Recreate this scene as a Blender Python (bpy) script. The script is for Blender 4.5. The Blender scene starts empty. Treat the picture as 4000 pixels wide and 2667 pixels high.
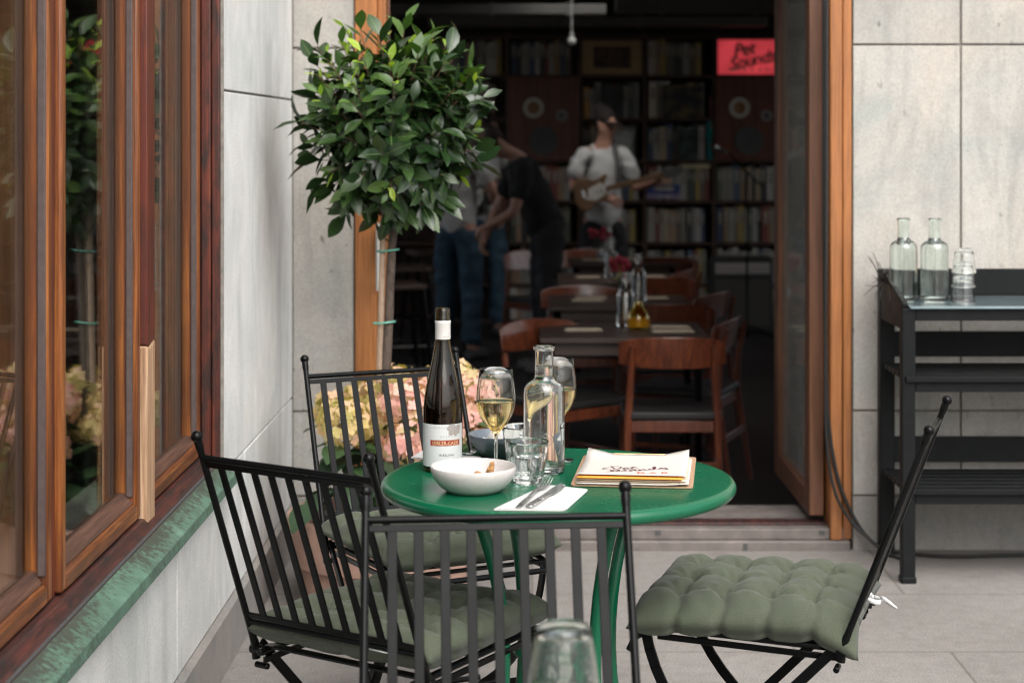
import bpy, bmesh, math, random
from mathutils import Vector, Matrix, Euler, noise as mnoise
random.seed(7)
scene = bpy.context.scene
COL = scene.collection
PI = math.pi
R = math.radians

# ------------------------------------------------------------------ camera measures
F, CX, CY, H = 4150.0, 1222.0, 308.0, 1.42
def at(x, y, Y):
    return Vector(((x-CX)*Y/F, Y, H-(y-CY)*Y/F))
def onz(x, y, z):
    return at(x, y, (H-z)*F/(y-CY))

# ------------------------------------------------------------------ mesh builder
class MB:
    def __init__(self):
        self.v, self.f, self.m = [], [], []
    def add(self, vs, fs, mi=0):
        o = len(self.v)
        self.v += [Vector(p) for p in vs]
        for f in fs:
            self.f.append([o+i for i in f]); self.m.append(mi)
    def box(self, x0, x1, y0, y1, z0, z1, mi=0, M=None):
        vs = [Vector((x, y, z)) for z in (z0, z1) for y in (y0, y1) for x in (x0, x1)]
        if M is not None: vs = [M @ p for p in vs]
        self.add(vs, [(0,2,3,1),(4,5,7,6),(0,1,5,4),(2,6,7,3),(0,4,6,2),(1,3,7,5)], mi)
    def prism(self, poly, axis, a0, a1, mi=0, M=None):
        n = len(poly); vs = []
        for a in (a0, a1):
            for p, q in poly:
                w = {'y': (p, a, q), 'z': (p, q, a), 'x': (a, p, q)}[axis]
                vs.append(M @ Vector(w) if M is not None else Vector(w))
        fs = [list(range(n))[::-1], list(range(n, 2*n))]
        fs += [(i, (i+1) % n, n+(i+1) % n, n+i) for i in range(n)]
        self.add(vs, fs, mi)
    def tube(self, pts, r, seg=10, caps=True, mi=0, flat=None, up=None):
        pts = [Vector(p) for p in pts]; n = len(pts)
        rs = r if isinstance(r, (list, tuple)) else [r]*n
        tang = []
        for i in range(n):
            a = pts[max(i-1, 0)]; b = pts[min(i+1, n-1)]
            d = b-a
            tang.append(d.normalized() if d.length > 1e-9 else Vector((0, 0, 1)))
        t0 = tang[0]
        if up is not None:
            nrm = Vector(up)
        else:
            nrm = Vector((0, 0, 1)) if abs(t0.z) < .9 else Vector((1, 0, 0))
        vs = []
        for i in range(n):
            t = tang[i]
            nrm = nrm-t*nrm.dot(t)
            nrm = nrm.normalized() if nrm.length > 1e-6 else t.orthogonal().normalized()
            b = t.cross(nrm)
            for k in range(seg):
                a = 2*PI*k/seg
                u, w = math.cos(a)*rs[i], math.sin(a)*rs[i]
                if flat: w *= flat
                vs.append(pts[i]+nrm*w+b*u)
        fs = []
        for i in range(n-1):
            for k in range(seg):
                fs.append((i*seg+k, i*seg+(k+1) % seg, (i+1)*seg+(k+1) % seg, (i+1)*seg+k))
        if caps:
            fs.append(list(range(seg))[::-1]); fs.append(list(range((n-1)*seg, n*seg)))
        self.add(vs, fs, mi)
    def bar(self, a, b, w, t, up=(0, 0, 1), mi=0):
        """rectangular bar a->b: w across (perpendicular to up), t along up"""
        a, b = Vector(a), Vector(b); d = (b-a).normalized(); u = Vector(up); u = (u-d*u.dot(d)).normalized(); s = d.cross(u)
        vs = []
        for p in (a, b):
            for i, j in ((-1,-1),(1,-1),(1,1),(-1,1)):
                vs.append(p+s*(i*w/2)+u*(j*t/2))
        self.add(vs, [(3,2,1,0),(4,5,6,7),(0,1,5,4),(1,2,6,5),(2,3,7,6),(3,0,4,7)], mi)
    def lathe(self, prof, seg=40, c=(0, 0, 0), mi=0, mod=None, closed=False):
        c = Vector(c); rings = []
        o = len(self.v)
        for j, (r, z) in enumerate(prof):
            if r < 1e-6:
                self.v.append(c+Vector((0, 0, z))); rings.append([len(self.v)-1])
            else:
                ring = []
                for k in range(seg):
                    a = 2*PI*k/seg
                    rr = r*(mod(a, z, j) if mod else 1)
                    self.v.append(c+Vector((rr*math.cos(a), rr*math.sin(a), z))); ring.append(len(self.v)-1)
                rings.append(ring)
        pairs = list(zip(rings[:-1], rings[1:]))
        if closed: pairs.append((rings[-1], rings[0]))
        for A, B in pairs:
            if len(A) == 1 and len(B) == 1: continue
            for k in range(seg):
                k2 = (k+1) % seg
                if len(A) == 1: f = [A[0], B[k2], B[k]]
                elif len(B) == 1: f = [A[k], A[k2], B[0]]
                else: f = [A[k], A[k2], B[k2], B[k]]
                self.f.append(f[::-1] if False else f); self.m.append(mi)
    def sphere(self, c, r, seg=16, rings=10, mi=0, sc=(1, 1, 1)):
        c = Vector(c); o = len(self.v)
        mb = MB(); mb.lathe([(r*math.sin(PI*i/rings) if 0 < i < rings else 0, -r*math.cos(PI*i/rings)) for i in range(rings+1)], seg)
        self.add([c+Vector((p.x*sc[0], p.y*sc[1], p.z*sc[2])) for p in mb.v], mb.f, mi)
    def disc(self, c, r, nrm, seg=20, mi=0, thick=.002):
        nrm = Vector(nrm).normalized()
        self.tube([Vector(c), Vector(c)+nrm*thick], r, seg, True, mi)
    def xform(self, M):
        self.v = [M @ p for p in self.v]; return self
    def build(self, name, mats, parent=None, smooth=True, bevel=0, angle=35, recalc=True, subsurf=0, loc=None):
        me = bpy.data.meshes.new(name)
        me.from_pydata([tuple(p) for p in self.v], [], self.f)
        if not isinstance(mats, (list, tuple)): mats = [mats]
        for m in mats: me.materials.append(m)
        if len(mats) > 1:
            me.polygons.foreach_set('material_index', self.m)
        if recalc:
            bm = bmesh.new(); bm.from_mesh(me)
            bmesh.ops.recalc_face_normals(bm, faces=bm.faces)
            bm.to_mesh(me); bm.free()
        if smooth:
            me.polygons.foreach_set('use_smooth', [True]*len(me.polygons))
            me.set_sharp_from_angle(angle=R(angle))
        me.update()
        o = bpy.data.objects.new(name, me); COL.objects.link(o)
        if parent is not None: o.parent = parent
        if loc is not None: o.location = loc
        if bevel:
            b = o.modifiers.new('bevel', 'BEVEL'); b.width = bevel; b.segments = 2; b.limit_method = 'ANGLE'; b.angle_limit = R(40)
        if subsurf:
            s = o.modifiers.new('sub', 'SUBSURF'); s.levels = s.render_levels = subsurf
        return o

def tag(o, label=None, cat=None, group=None, kind=None):
    if label: o['label'] = label
    if cat: o['category'] = cat
    if group: o['group'] = group
    if kind: o['kind'] = kind
    return o
def thing(name, label, cat, loc=(0, 0, 0), rz=0, group=None):
    o = bpy.data.objects.new(name, None); COL.objects.link(o)
    o.empty_display_size = .05
    o.location = loc; o.rotation_euler = (0, 0, rz)
    return tag(o, label, cat, group)
def dup(root, loc, rz, label, group=None):
    r = root.copy(); COL.objects.link(r); r.location = loc; r.rotation_euler = (0, 0, rz); r['label'] = label
    if group: r['group'] = group
    for ch in list(root.children):
        c = ch.copy(); COL.objects.link(c); c.parent = r
        for g in list(ch.children):
            d = g.copy(); COL.objects.link(d); d.parent = c
    return r

# ------------------------------------------------------------------ materials
class NT:
    def __init__(self, name):
        self.mat = bpy.data.materials.new(name); self.mat.use_nodes = True
        self.t = self.mat.node_tree; self.t.nodes.clear()
        self.out = self.n('ShaderNodeOutputMaterial')
    def n(self, typ, **kw):
        nd = self.t.nodes.new(typ)
        for k, v in kw.items():
            if k.startswith('i_'):
                key = k[2:].replace('_', ' ')
                nd.inputs[key].default_value = v
            else: setattr(nd, k, v)
        return nd
    def l(self, a, b): self.t.links.new(a, b)
    def coord(self, kind='Object', scale=(1, 1, 1), rot=(0, 0, 0)):
        tc = self.n('ShaderNodeTexCoord'); mp = self.n('ShaderNodeMapping')
        mp.inputs['Scale'].default_value = scale; mp.inputs['Rotation'].default_value = rot
        self.l(tc.outputs[kind], mp.inputs['Vector']); return mp.outputs['Vector']
    def noise(self, vec, scale=5, detail=4, rough=.55, dist=0):
        nd = self.n('ShaderNodeTexNoise'); nd.inputs['Scale'].default_value = scale
        nd.inputs['Detail'].default_value = detail; nd.inputs['Roughness'].default_value = rough
        nd.inputs['Distortion'].default_value = dist
        if vec is not None: self.l(vec, nd.inputs['Vector'])
        return nd.outputs['Fac']
    def ramp(self, fac, stops, interp='LINEAR'):
        nd = self.n('ShaderNodeValToRGB'); cr = nd.color_ramp; cr.interpolation = interp
        while len(cr.elements) < len(stops): cr.elements.new(.5)
        for e, (p, c) in zip(cr.elements, stops):
            e.position = p; e.color = (c[0], c[1], c[2], 1) if not isinstance(c, (int, float)) else (c, c, c, 1)
        self.l(fac, nd.inputs['Fac']); return nd.outputs['Color']
    def mix(self, a, b, fac, mode='MIX'):
        nd = self.n('ShaderNodeMix', data_type='RGBA', blend_type=mode)
        for src, key in ((fac, 0), (a, 6), (b, 7)):
            if hasattr(src, 'is_linked') or hasattr(src, 'links'): self.l(src, nd.inputs[key])
            elif key == 0: nd.inputs[0].default_value = src
            else: nd.inputs[key].default_value = (*src[:3], 1)
        return nd.outputs[2]
    def bump(self, h, strength=.2, dist=.005):
        nd = self.n('ShaderNodeBump'); nd.inputs['Strength'].default_value = strength
        nd.inputs['Distance'].default_value = dist
        self.l(h, nd.inputs['Height']); return nd.outputs['Normal']
    def principled(self, color, rough=.5, normal=None, **kw):
        p = self.n('ShaderNodeBsdfPrincipled')
        def put(key, val):
            if hasattr(val, 'links'): self.l(val, p.inputs[key])
            elif isinstance(val, (tuple, list)) and len(val) == 3: p.inputs[key].default_value = (*val, 1)
            else: p.inputs[key].default_value = val
        put('Base Color', color); put('Roughness', rough)
        if normal is not None: self.l(normal, p.inputs['Normal'])
        for k, v in kw.items(): put(k, v)
        self.l(p.outputs[0], self.out.inputs['Surface'])
        return self.mat

def simple(name, col, rough=.5, var=.12, scale=30, bump=0, **kw):
    t = NT(name); v = t.coord()
    n = t.noise(v, scale, 4)
    lo = tuple(c*(1-var) for c in col); hi = tuple(min(1, c*(1+var)) for c in col)
    c = t.ramp(n, [(.3, lo), (.7, hi)])
    rr = t.ramp(t.noise(v, scale*.4, 3), [(.3, max(0, rough-.06)), (.7, min(1, rough+.06))])
    nb = t.bump(n, bump, .002) if bump else None
    return t.principled(c, rr, nb, **kw)

def wood(name, dark, mid, light, along='z', rough=.38, coat=.25, scale=1.0, dirt=0):
    t = NT(name)
    sc = {'z': (38, 38, 1.3), 'y': (38, 1.3, 38), 'x': (1.3, 38, 38)}[along]
    sc = tuple(s*scale for s in sc)
    v = t.coord(scale=sc)
    n = t.noise(v, 1.6, 8, .62, .6)
    fine = t.noise(t.coord(scale=tuple(s*4 for s in sc)), 1.5, 4, .6)
    c = t.ramp(n, [(.28, dark), (.5, mid), (.72, light)])
    c = t.mix(c, t.ramp(fine, [(.35, .35), (.6, 1.0)]), .55, 'MULTIPLY')
    big = t.noise(t.coord(), 2.3, 3)
    c = t.mix(c, tuple(x*.55 for x in dark), t.ramp(big, [(.5, 0), (.75, .55)]))
    if dirt:
        d = t.noise(t.coord(scale=(14, 3, 14) if along == 'y' else (14, 14, 3)), 3, 6, .7)
        c = t.mix(c, (.012, .008, .007), t.ramp(d, [(.45, 0), (.62, dirt)]))
    nb = t.bump(fine, .25, .001)
    rr = t.ramp(n, [(.3, rough+.12), (.7, rough-.05)])
    return t.principled(c, rr, nb, **{'Coat Weight': coat, 'Coat Roughness': .22})

def stone(name, base, warm, grey, streak=.5, rot=0.15, island=.1, spots=.4, s2f=.5, vs=5, rough=.75):
    t = NT(name)
    v = t.coord()
    big = t.noise(v, 2.6, 7, .62, .7)
    c = t.ramp(big, [(.32, grey), (.5, base), (.66, warm)])
    cl = t.noise(t.coord(scale=(1, 1, .7), rot=(rot*3, rot*3, 0)), 5.5, 8, .68, 1.0)
    c = t.mix(c, t.ramp(cl, [(.34, .82), (.62, 1.04)]), .75, 'MULTIPLY')
    # veins that run mostly downwards
    sv = t.coord(scale=(vs, vs, vs*.17), rot=(rot, rot, 0))
    s = t.noise(sv, 1.5, 7, .62, 1.8)
    c = t.mix(c, tuple(g*.66 for g in grey), t.ramp(s, [(.50, 0), (.70, streak)]))
    s2 = t.noise(t.coord(scale=(14, 14, 2.2), rot=(rot*1.5, -rot, 0)), 1.6, 7, .7, 1.2)
    c = t.mix(c, t.ramp(s2, [(.36, .90), (.6, 1.02)]), s2f, 'MULTIPLY')
    f = t.noise(v, 160, 3, .7)
    c = t.mix(c, t.ramp(f, [(.3, .74), (.65, 1.08)]), .8, 'MULTIPLY')
    sp = t.noise(t.coord(scale=(1, 1, .6)), 34, 3, .5)
    c = t.mix(c, (.13, .14, .115), t.ramp(sp, [(.66, 0), (.76, spots)]))
    g = t.n('ShaderNodeNewGeometry')
    ri = t.ramp(g.outputs['Random Per Island'], [(0, 1-island), (1, 1+island*.5)])
    c = t.mix(c, ri, 1.0, 'MULTIPLY')
    nb = t.bump(f, .25, .0015)
    return t.principled(c, rough, nb)

M = {}
M['orange_v'] = wood('varnished_wood', (.050, .012, .004), (.215, .062, .014), (.46, .165, .038), 'z', .38, .25, 1.0)
M['orange_y'] = wood('varnished_wood_rail', (.05, .014, .005), (.19, .058, .015), (.40, .15, .04), 'y', .4, .25, 1.3)
M['orange_door'] = wood('door_wood', (.26, .092, .025), (.38, .14, .037), (.46, .18, .05), 'z', .45, .12, .7)
M['red_v'] = wood('dark_red_wood', (.035, .008, .005), (.11, .022, .011), (.20, .045, .018), 'z', .5, .1, 1.0, .9)
M['red_post'] = wood('red_post_wood', (.06, .011, .006), (.135, .024, .011), (.21, .045, .018), 'z', .45, .15, 1.0, .35)
M['red_y'] = wood('dark_red_sill_wood', (.018, .007, .006), (.06, .017, .013), (.12, .03, .02), 'y', .55, .08, 1.0, .9)
M['bare_v'] = wood('bare_new_wood', (.30, .15, .08), (.50, .31, .18), (.66, .46, .31), 'z', .6, 0, 1.0)
M['brown_v'] = wood('brown_stained_wood', (.12, .048, .02), (.24, .10, .042), (.34, .16, .075), 'z', .5, .1, .8)
M['lit_v'] = wood('lit_lining_wood', (.36, .18, .085), (.48, .25, .12), (.56, .32, .17), 'z', .5, .05, .7)  # lighter tan puts the light on the jamb lining into its colour
M['weathered_y'] = wood('weathered_rail_wood', (.045, .022, .015), (.10, .045, .028), (.17, .09, .06), 'y', .55, .1, 1.2)
M['leaf_wood'] = wood('door_leaf_wood', (.08, .030, .014), (.14, .055, .025), (.21, .09, .04), 'z', .45, .1, .7)
M['gasket'] = simple('purple_grey_bead', (.085, .060, .055), .6, .15, 60)
M['dark_room'] = simple('dark_interior_paint', (.030, .030, .026), .8, .3, 3)
M['side_stone'] = stone('pale_marble', (.76, .77, .75), (.78, .775, .75), (.66, .685, .67), .55, .24, .05, .1, .22, 3.2)
M['face_stone'] = stone('warm_marble', (.435, .415, .382), (.462, .425, .38), (.37, .38, .352), .55, .42, .13, .9, .5, 4)
M['plinth'] = stone('granite_plinth', (.30, .28, .26), (.34, .31, .28), (.25, .25, .235), .3, .8, .06, .3)
M['joint'] = simple('joint_mortar', (.19, .17, .15), .9, .25, 40)
M['black_metal'] = simple('black_painted_metal', (.0028, .0029, .003), .20, .2, 25, .02, **{'Specular IOR Level': .18})
M['slat_metal'] = simple('satin_black_slat', (.003, .0032, .0035), .32, .15, 40, .03, **{'Specular IOR Level': .13})
M['steel'] = simple('cutlery_steel', (.55, .55, .55), .22, .06, 60, 0, Metallic=1.0)
M['silver'] = simple('brushed_silver', (.62, .62, .60), .35, .05, 60, 0, Metallic=1.0)
M['white_tag'] = simple('white_label_cloth', (.80, .80, .80), .8, .03, 50)

def mk_green():
    t = NT('green_lacquer'); v = t.coord()
    n = t.noise(v, 6, 5); f = t.noise(v, 500, 2)
    c = t.ramp(n, [(.3, (.001, .090, .039)), (.7, (.0015, .108, .048))])
    sc = t.noise(t.coord(scale=(60, 4, 4), rot=(0, 0, .7)), 3, 4, .7)
    c = t.mix(c, (.03, .16, .095), t.ramp(sc, [(.66, 0), (.74, .35)]))
    du = t.noise(v, 80, 5, .8)
    c = t.mix(c, (.10, .17, .13), t.ramp(du, [(.60, 0), (.80, .22)]))
    rr = t.ramp(t.noise(v, 9, 5, .6), [(.3, .20), (.7, .30)])
    return t.principled(c, rr, t.bump(f, .03, .0005), **{'Specular IOR Level': .5})
M['green'] = mk_green()

def mk_fabric(name, col, scale=420):
    t = NT(name); v = t.coord()
    wv = t.n('ShaderNodeTexWave', wave_type='BANDS', bands_direction='X'); wv.inputs['Scale'].default_value = 260
    wh = t.n('ShaderNodeTexWave', wave_type='BANDS', bands_direction='Y'); wh.inputs['Scale'].default_value = 260
    t.l(v, wv.inputs['Vector']); t.l(v, wh.inputs['Vector'])
    n = t.noise(v, scale, 3, .7); b = t.noise(v, 9, 4)
    c = t.ramp(b, [(.3, tuple(x*.9 for x in col)), (.7, tuple(x*1.08 for x in col))])
    c = t.mix(c, t.ramp(n, [(.3, .66), (.7, 1.28)]), 1, 'MULTIPLY')
    st = t.noise(v, 3.2, 5, .65)
    c = t.mix(c, t.ramp(st, [(.35, .86), (.65, 1.08)]), .9, 'MULTIPLY')
    h = t.mix(wv.outputs['Fac'], wh.outputs['Fac'], .5)
    return t.principled(c, .9, t.bump(h, .15, .0006), **{'Sheen Weight': .12, 'Sheen Roughness': .5})
M['cushion'] = mk_fabric('olive_cushion_fabric', (.066, .078, .050))
M['napkin'] = simple('white_paper_napkin', (.58, .57, .55), .85, .04, 200, .1)
M['paper'] = simple('white_menu_paper', (.56, .525, .48), .8, .03, 300, .05)
M['paper_edge'] = simple('cream_paper', (.58, .47, .34), .8, .05, 200)
M['orange_paper'] = simple('orange_paper', (.80, .31, .035), .75, .06, 90)
M['board'] = simple('brown_clipboard', (.40, .25, .155), .6, .12, 120, .05)
M['brass'] = simple('brass_wire', (.55, .42, .22), .35, .05, 50, 0, Metallic=1.0)
M['ink_dark'] = simple('dark_red_ink', (.075, .008, .014), .7, .2, 200)
M['ink_red'] = simple('orange_red_ink', (.62, .085, .035), .7, .1, 200)
M['ink_grey'] = simple('grey_print', (.33, .30, .28), .7, .1, 200)
M['ink_black'] = simple('black_print', (.06, .06, .06), .7, .1, 200)
M['label_red'] = simple('label_red_band', (.26, .022, .018), .6, .1, 200)
M['label_gold'] = simple('label_gold_print', (.75, .56, .30), .5, .1, 200)
M['wine_label'] = simple('white_wine_label', (.58, .59, .59), .65, .02, 200)
M['capsule'] = simple('white_capsule', (.58, .56, .53), .45, .03, 100)
M['ceramic_in'] = simple('white_stoneware', (.53, .50, .48), .45, .05, 90, .03, **{'Coat Weight': .3})
M['ceramic_grey'] = simple('grey_blue_stoneware', (.115, .14, .165), .4, .2, 20, .03, **{'Coat Weight': .3})
M['bread'] = simple('bread_crust', (.32, .16, .05), .75, .5, 90, .6)
M['cable'] = simple('black_cable_rubber', (.012, .012, .012), .55, .2, 40)

def mk_glass(name, col=(1, 1, 1), ior=1.5, rough=0.0):
    t = NT(name)
    return t.principled(col, rough, None, **{'Transmission Weight': 1.0, 'IOR': ior})
M['glass'] = mk_glass('clear_glass', (.985, 1, .99))
M['glass_green'] = mk_glass('greenish_thick_glass', (.93, .985, .955))
M['glass_amber'] = mk_glass('amber_bottle_glass', (.17, .112, .026))
M['water'] = mk_glass('water', (1, 1, 1), 1.33)
M['wine'] = mk_glass('white_wine', (1.0, .76, .36), 1.34)
def mk_pane(name, tint=(.9, .92, .9), ior=1.5):
    t = NT(name)
    tr = t.n('ShaderNodeBsdfTransparent'); tr.inputs[0].default_value = (*tint, 1)
    gl = t.n('ShaderNodeBsdfGlossy'); gl.inputs['Roughness'].default_value = .012
    lw = t.n('ShaderNodeLayerWeight'); lw.inputs['Blend'].default_value = .5
    pw = t.n('ShaderNodeMath', operation='POWER'); t.l(lw.outputs['Facing'], pw.inputs[0]); pw.inputs[1].default_value = 5
    fr = t.n('ShaderNodeMath', operation='MULTIPLY_ADD'); t.l(pw.outputs[0], fr.inputs[0]); fr.inputs[1].default_value = .96; fr.inputs[2].default_value = .04
    mx = t.n('ShaderNodeMixShader')
    t.l(fr.outputs[0], mx.inputs[0]); t.l(tr.outputs[0], mx.inputs[1]); t.l(gl.outputs[0], mx.inputs[2])
    t.l(mx.outputs[0], t.out.inputs['Surface']); return t.mat
M['pane'] = mk_pane('window_glass')
def mk_dusty():  # grey diffuse mixed in stands for the pale reflection in the pane
    m = mk_pane('haze_door_glass'); t = m.node_tree; out = [n for n in t.nodes if n.type == 'OUTPUT_MATERIAL'][0]
    src = out.inputs['Surface'].links[0].from_socket
    d = t.nodes.new('ShaderNodeBsdfDiffuse'); d.inputs[0].default_value = (.55, .57, .55, 1)
    nz = t.nodes.new('ShaderNodeTexNoise'); nz.inputs['Scale'].default_value = 4; nz.inputs['Detail'].default_value = 6
    mr = t.nodes.new('ShaderNodeMapRange'); mr.inputs['To Min'].default_value = .10; mr.inputs['To Max'].default_value = .28; t.links.new(nz.outputs['Fac'], mr.inputs['Value'])
    mx = t.nodes.new('ShaderNodeMixShader'); t.links.new(mr.outputs[0], mx.inputs[0]); t.links.new(src, mx.inputs[1]); t.links.new(d.outputs[0], mx.inputs[2]); t.links.new(mx.outputs[0], out.inputs['Surface'])
    return m
M['greyed'] = mk_dusty()

def mk_patina():
    t = NT('copper_patina'); v = t.coord()
    g = t.ramp(t.noise(v, 14, 5, .6), [(.3, (.065, .12, .085)), (.55, (.095, .185, .13)), (.75, (.15, .255, .19))])
    st = t.noise(v, 60, 8, .7, .2)
    sx = t.n('ShaderNodeSeparateXYZ'); tc = t.n('ShaderNodeTexCoord'); t.l(tc.outputs['Object'], sx.inputs[0])
    mr = t.n('ShaderNodeMapRange'); mr.inputs['From Min'].default_value = -.832; mr.inputs['From Max'].default_value = -.79
    mr.inputs['To Min'].default_value = .13; mr.inputs['To Max'].default_value = -.07
    t.l(sx.outputs['X'], mr.inputs['Value'])
    ad = t.n('ShaderNodeMath', operation='ADD'); t.l(st, ad.inputs[0]); t.l(mr.outputs[0], ad.inputs[1])
    big = t.noise(v, 2.1, 3)
    ad2 = t.n('ShaderNodeMath', operation='MULTIPLY_ADD'); t.l(big, ad2.inputs[0]); ad2.inputs[1].default_value = .75; t.l(ad.outputs[0], ad2.inputs[2])
    c = t.mix(g, (.040, .040, .030), t.ramp(ad2.outputs[0], [(.84, 0), (1.04, .72), (1.15, .9)]))
    return t.principled(c, .7, t.bump(st, .3, .002))
M['patina'] = mk_patina()

def mk_paving():
    t = NT('stone_paving'); v = t.coord()
    big = t.noise(v, 1.2, 5, .6)
    c = t.ramp(big, [(.3, (.215, .199, .184)), (.7, (.27, .252, .236))])
    f = t.noise(v, 190, 3, .8)
    c = t.mix(c, t.ramp(f, [(.32, .55), (.68, 1.35)]), 1, 'MULTIPLY')
    md = t.noise(v, 22, 5, .7)
    c = t.mix(c, t.ramp(md, [(.3, .82), (.7, 1.08)]), .9, 'MULTIPLY')
    d = t.noise(v, 7, 6, .7)
    c = t.mix(c, (.12, .10, .085), t.ramp(d, [(.55, 0), (.78, .6)]))
    sp = t.noise(v, 45, 2, .5)
    c = t.mix(c, (.09, .08, .075), t.ramp(sp, [(.73, 0), (.80, .7)]))
    br = t.n('ShaderNodeTexBrick'); mp = t.coord(scale=(1, 1, 1), rot=(0, 0, 0))
    t.l(mp, br.inputs['Vector']); br.offset = .37
    br.inputs['Color1'].default_value = (1, 1, 1, 1); br.inputs['Color2'].default_value = (.93, .93, .93, 1); br.inputs['Mortar'].default_value = (.60, .58, .56, 1)
    br.inputs['Scale'].default_value = 1; br.inputs['Mortar Size'].default_value = .004
    br.inputs['Brick Width'].default_value = 1.15; br.inputs['Row Height'].default_value = .62
    c = t.mix(c, br.outputs['Color'], 1, 'MULTIPLY')
    return t.principled(c, .72, t.bump(f, .2, .001))
M['paving'] = mk_paving()
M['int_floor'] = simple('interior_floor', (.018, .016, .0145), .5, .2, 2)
M['ground'] = simple('ground_soil', (.16, .15, .13), .95, .2, 4)
M['terracotta'] = simple('terracotta', (.36, .225, .175), .8, .14, 12, .1)
M['soil'] = simple('potting_soil', (.035, .016, .011), .95, .6, 90, 1.0)
def mk_bark(name, a, b):
    t = NT(name); v = t.coord(scale=(1, 1, .5)); n = t.noise(v, 60, 6, .7); m = t.noise(v, 15, 3)
    c = t.ramp(n, [(.35, a), (.65, b)]); c = t.mix(c, tuple(min(1, q*1.6) for q in b), t.ramp(m, [(.55, 0), (.75, .6)]))
    return t.principled(c, .85, t.bump(n, .6, .002))
M['bark'] = mk_bark('bay_bark', (.035, .024, .018), (.095, .07, .053))
M['cane'] = mk_bark('cane_wood', (.24, .17, .115), (.36, .26, .19))
M['twig'] = simple('red_brown_twig', (.10, .045, .03), .7, .3, 60)
M['tie'] = simple('green_plastic_tie', (.10, .33, .25), .4, .1, 50)
def mk_leaf(name, stops, rough=.34, sub=.08):
    t = NT(name); g = t.n('ShaderNodeNewGeometry')
    c = t.ramp(g.outputs['Random Per Island'], stops)
    c = t.mix(c, t.ramp(t.noise(t.coord(), 60, 4), [(.3, .8), (.7, 1.15)]), .8, 'MULTIPLY')
    p = t.n('ShaderNodeBsdfPrincipled'); t.l(c, p.inputs['Base Color']); p.inputs['Roughness'].default_value = rough
    tl = t.n('ShaderNodeBsdfTranslucent'); t.l(t.mix(c, (1.6, 1.9, .8), 1, 'MULTIPLY'), tl.inputs[0])
    mx = t.n('ShaderNodeMixShader'); mx.inputs[0].default_value = sub
    t.l(p.outputs[0], mx.inputs[1]); t.l(tl.outputs[0], mx.inputs[2]); t.l(mx.outputs[0], t.out.inputs['Surface'])
    return t.mat
M['bay'] = mk_leaf('bay_leaf', [(0, (.010, .027, .008)), (.5, (.019, .046, .013)), (1, (.034, .070, .018))], .28, .08)
M['bay_mid'] = mk_leaf('bay_leaf_fresh', [(0, (.035, .085, .018)), (1, (.075, .14, .025))], .33, .15)
M['bay_young'] = mk_leaf('bay_leaf_young', [(0, (.22, .36, .04)), (1, (.38, .50, .06))], .4, .3)
M['rib'] = simple('leaf_rib', (.13, .20, .06), .5, .1, 60)
M['hyd_leaf'] = mk_leaf('hydrangea_leaf', [(0, (.018, .042, .02)), (1, (.04, .085, .03))], .45, .1)
def mk_petal(name, stops):
    return mk_leaf(name, stops, .7, .25)
M['petal_pink'] = mk_petal('petal_pink', [(0, (.60, .30, .27)), (.35, (.68, .37, .33)), (.65, (.74, .47, .40)), (.88, (.66, .50, .32)), (1, (.50, .44, .20))])
M['petal_cream'] = mk_petal('petal_cream', [(0, (.38, .33, .11)), (.35, (.56, .42, .17)), (.7, (.68, .50, .28)), (1, (.70, .44, .32))])
# ================================================================== SETTING
FY = 6.177          # facade plane
WX = -.819          # side wall plane
IF = -.20           # interior floor level
def struct(o): return tag(o, kind='structure')

mb = MB(); mb.add([(-60, -60, 0), (60, -60, 0), (60, FY+.2, 0), (-60, FY+.2, 0)], [(0, 1, 2, 3)])
struct(mb.build('pavement', M['paving'], smooth=False))
mb = MB(); mb.add([(-400, -400, -.3), (400, -400, -.3), (400, 400, -.3), (-400, 400, -.3)], [(0, 1, 2, 3)])
struct(mb.build('ground', M['ground'], smooth=False))
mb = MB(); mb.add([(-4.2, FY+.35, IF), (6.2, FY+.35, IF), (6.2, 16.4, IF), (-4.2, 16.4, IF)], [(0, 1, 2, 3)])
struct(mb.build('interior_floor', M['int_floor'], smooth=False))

# --- stone facade with the door opening
DX0, DX1, DTOP = -.606, 1.095, 2.32
def panels(mb, xs, zs, gap=.0035, y0=FY, y1=FY+.03, axis='x', mi=0):
    for a, b in zip(xs[:-1], xs[1:]):
        for c, d in zip(zs[:-1], zs[1:]):
            if axis == 'x': mb.box(a+gap, b-gap, y0, y1, c+gap, d-gap, mi)
            else: mb.box(y0, y1, a+gap, b-gap, c+gap, d-gap, mi)
fac = thing('stone_facade', 'pale veined stone slab facade around the open wooden doorway', 'wall', (0, FY, 0))
fac.location = (0, 0, 0)
mb = MB()
panels(mb, [WX-.002, DX0], [.183, .472, 1.713, 3.2, 4.6, 6.0])
panels(mb, [DX1, 1.466, 2.50, 3.54, 4.58, 6.2], [.185, .475, 1.725, 3.2, 4.6, 6.0])
mb.box(DX0+.002, DX1-.002, FY, FY+.03, DTOP, 6.0)
mb.build('stone_slab', M['face_stone'], fac, bevel=.002)
mb = MB()
panels(mb, [WX-.002, DX0], [-.02, .183]); mb.build('plinth', M['plinth'], fac, bevel=.002)
mb = MB(); panels(mb, [DX1, 2.0, 3.5, 6.2], [-.02, .185])
mb.build('plinth', M['plinth'], fac, bevel=.002)
mb = MB()
mb.box(-.96, DX0-.001, FY+.008, FY+.34, -.3, 5.99); mb.box(DX1+.001, 6.19, FY+.008, FY+.34, -.3, 5.99)
mb.box(DX0, DX1, FY+.009, FY+.34, DTOP+.004, 5.99)
mb.build('backing', M['joint'], fac, smooth=False)

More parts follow.
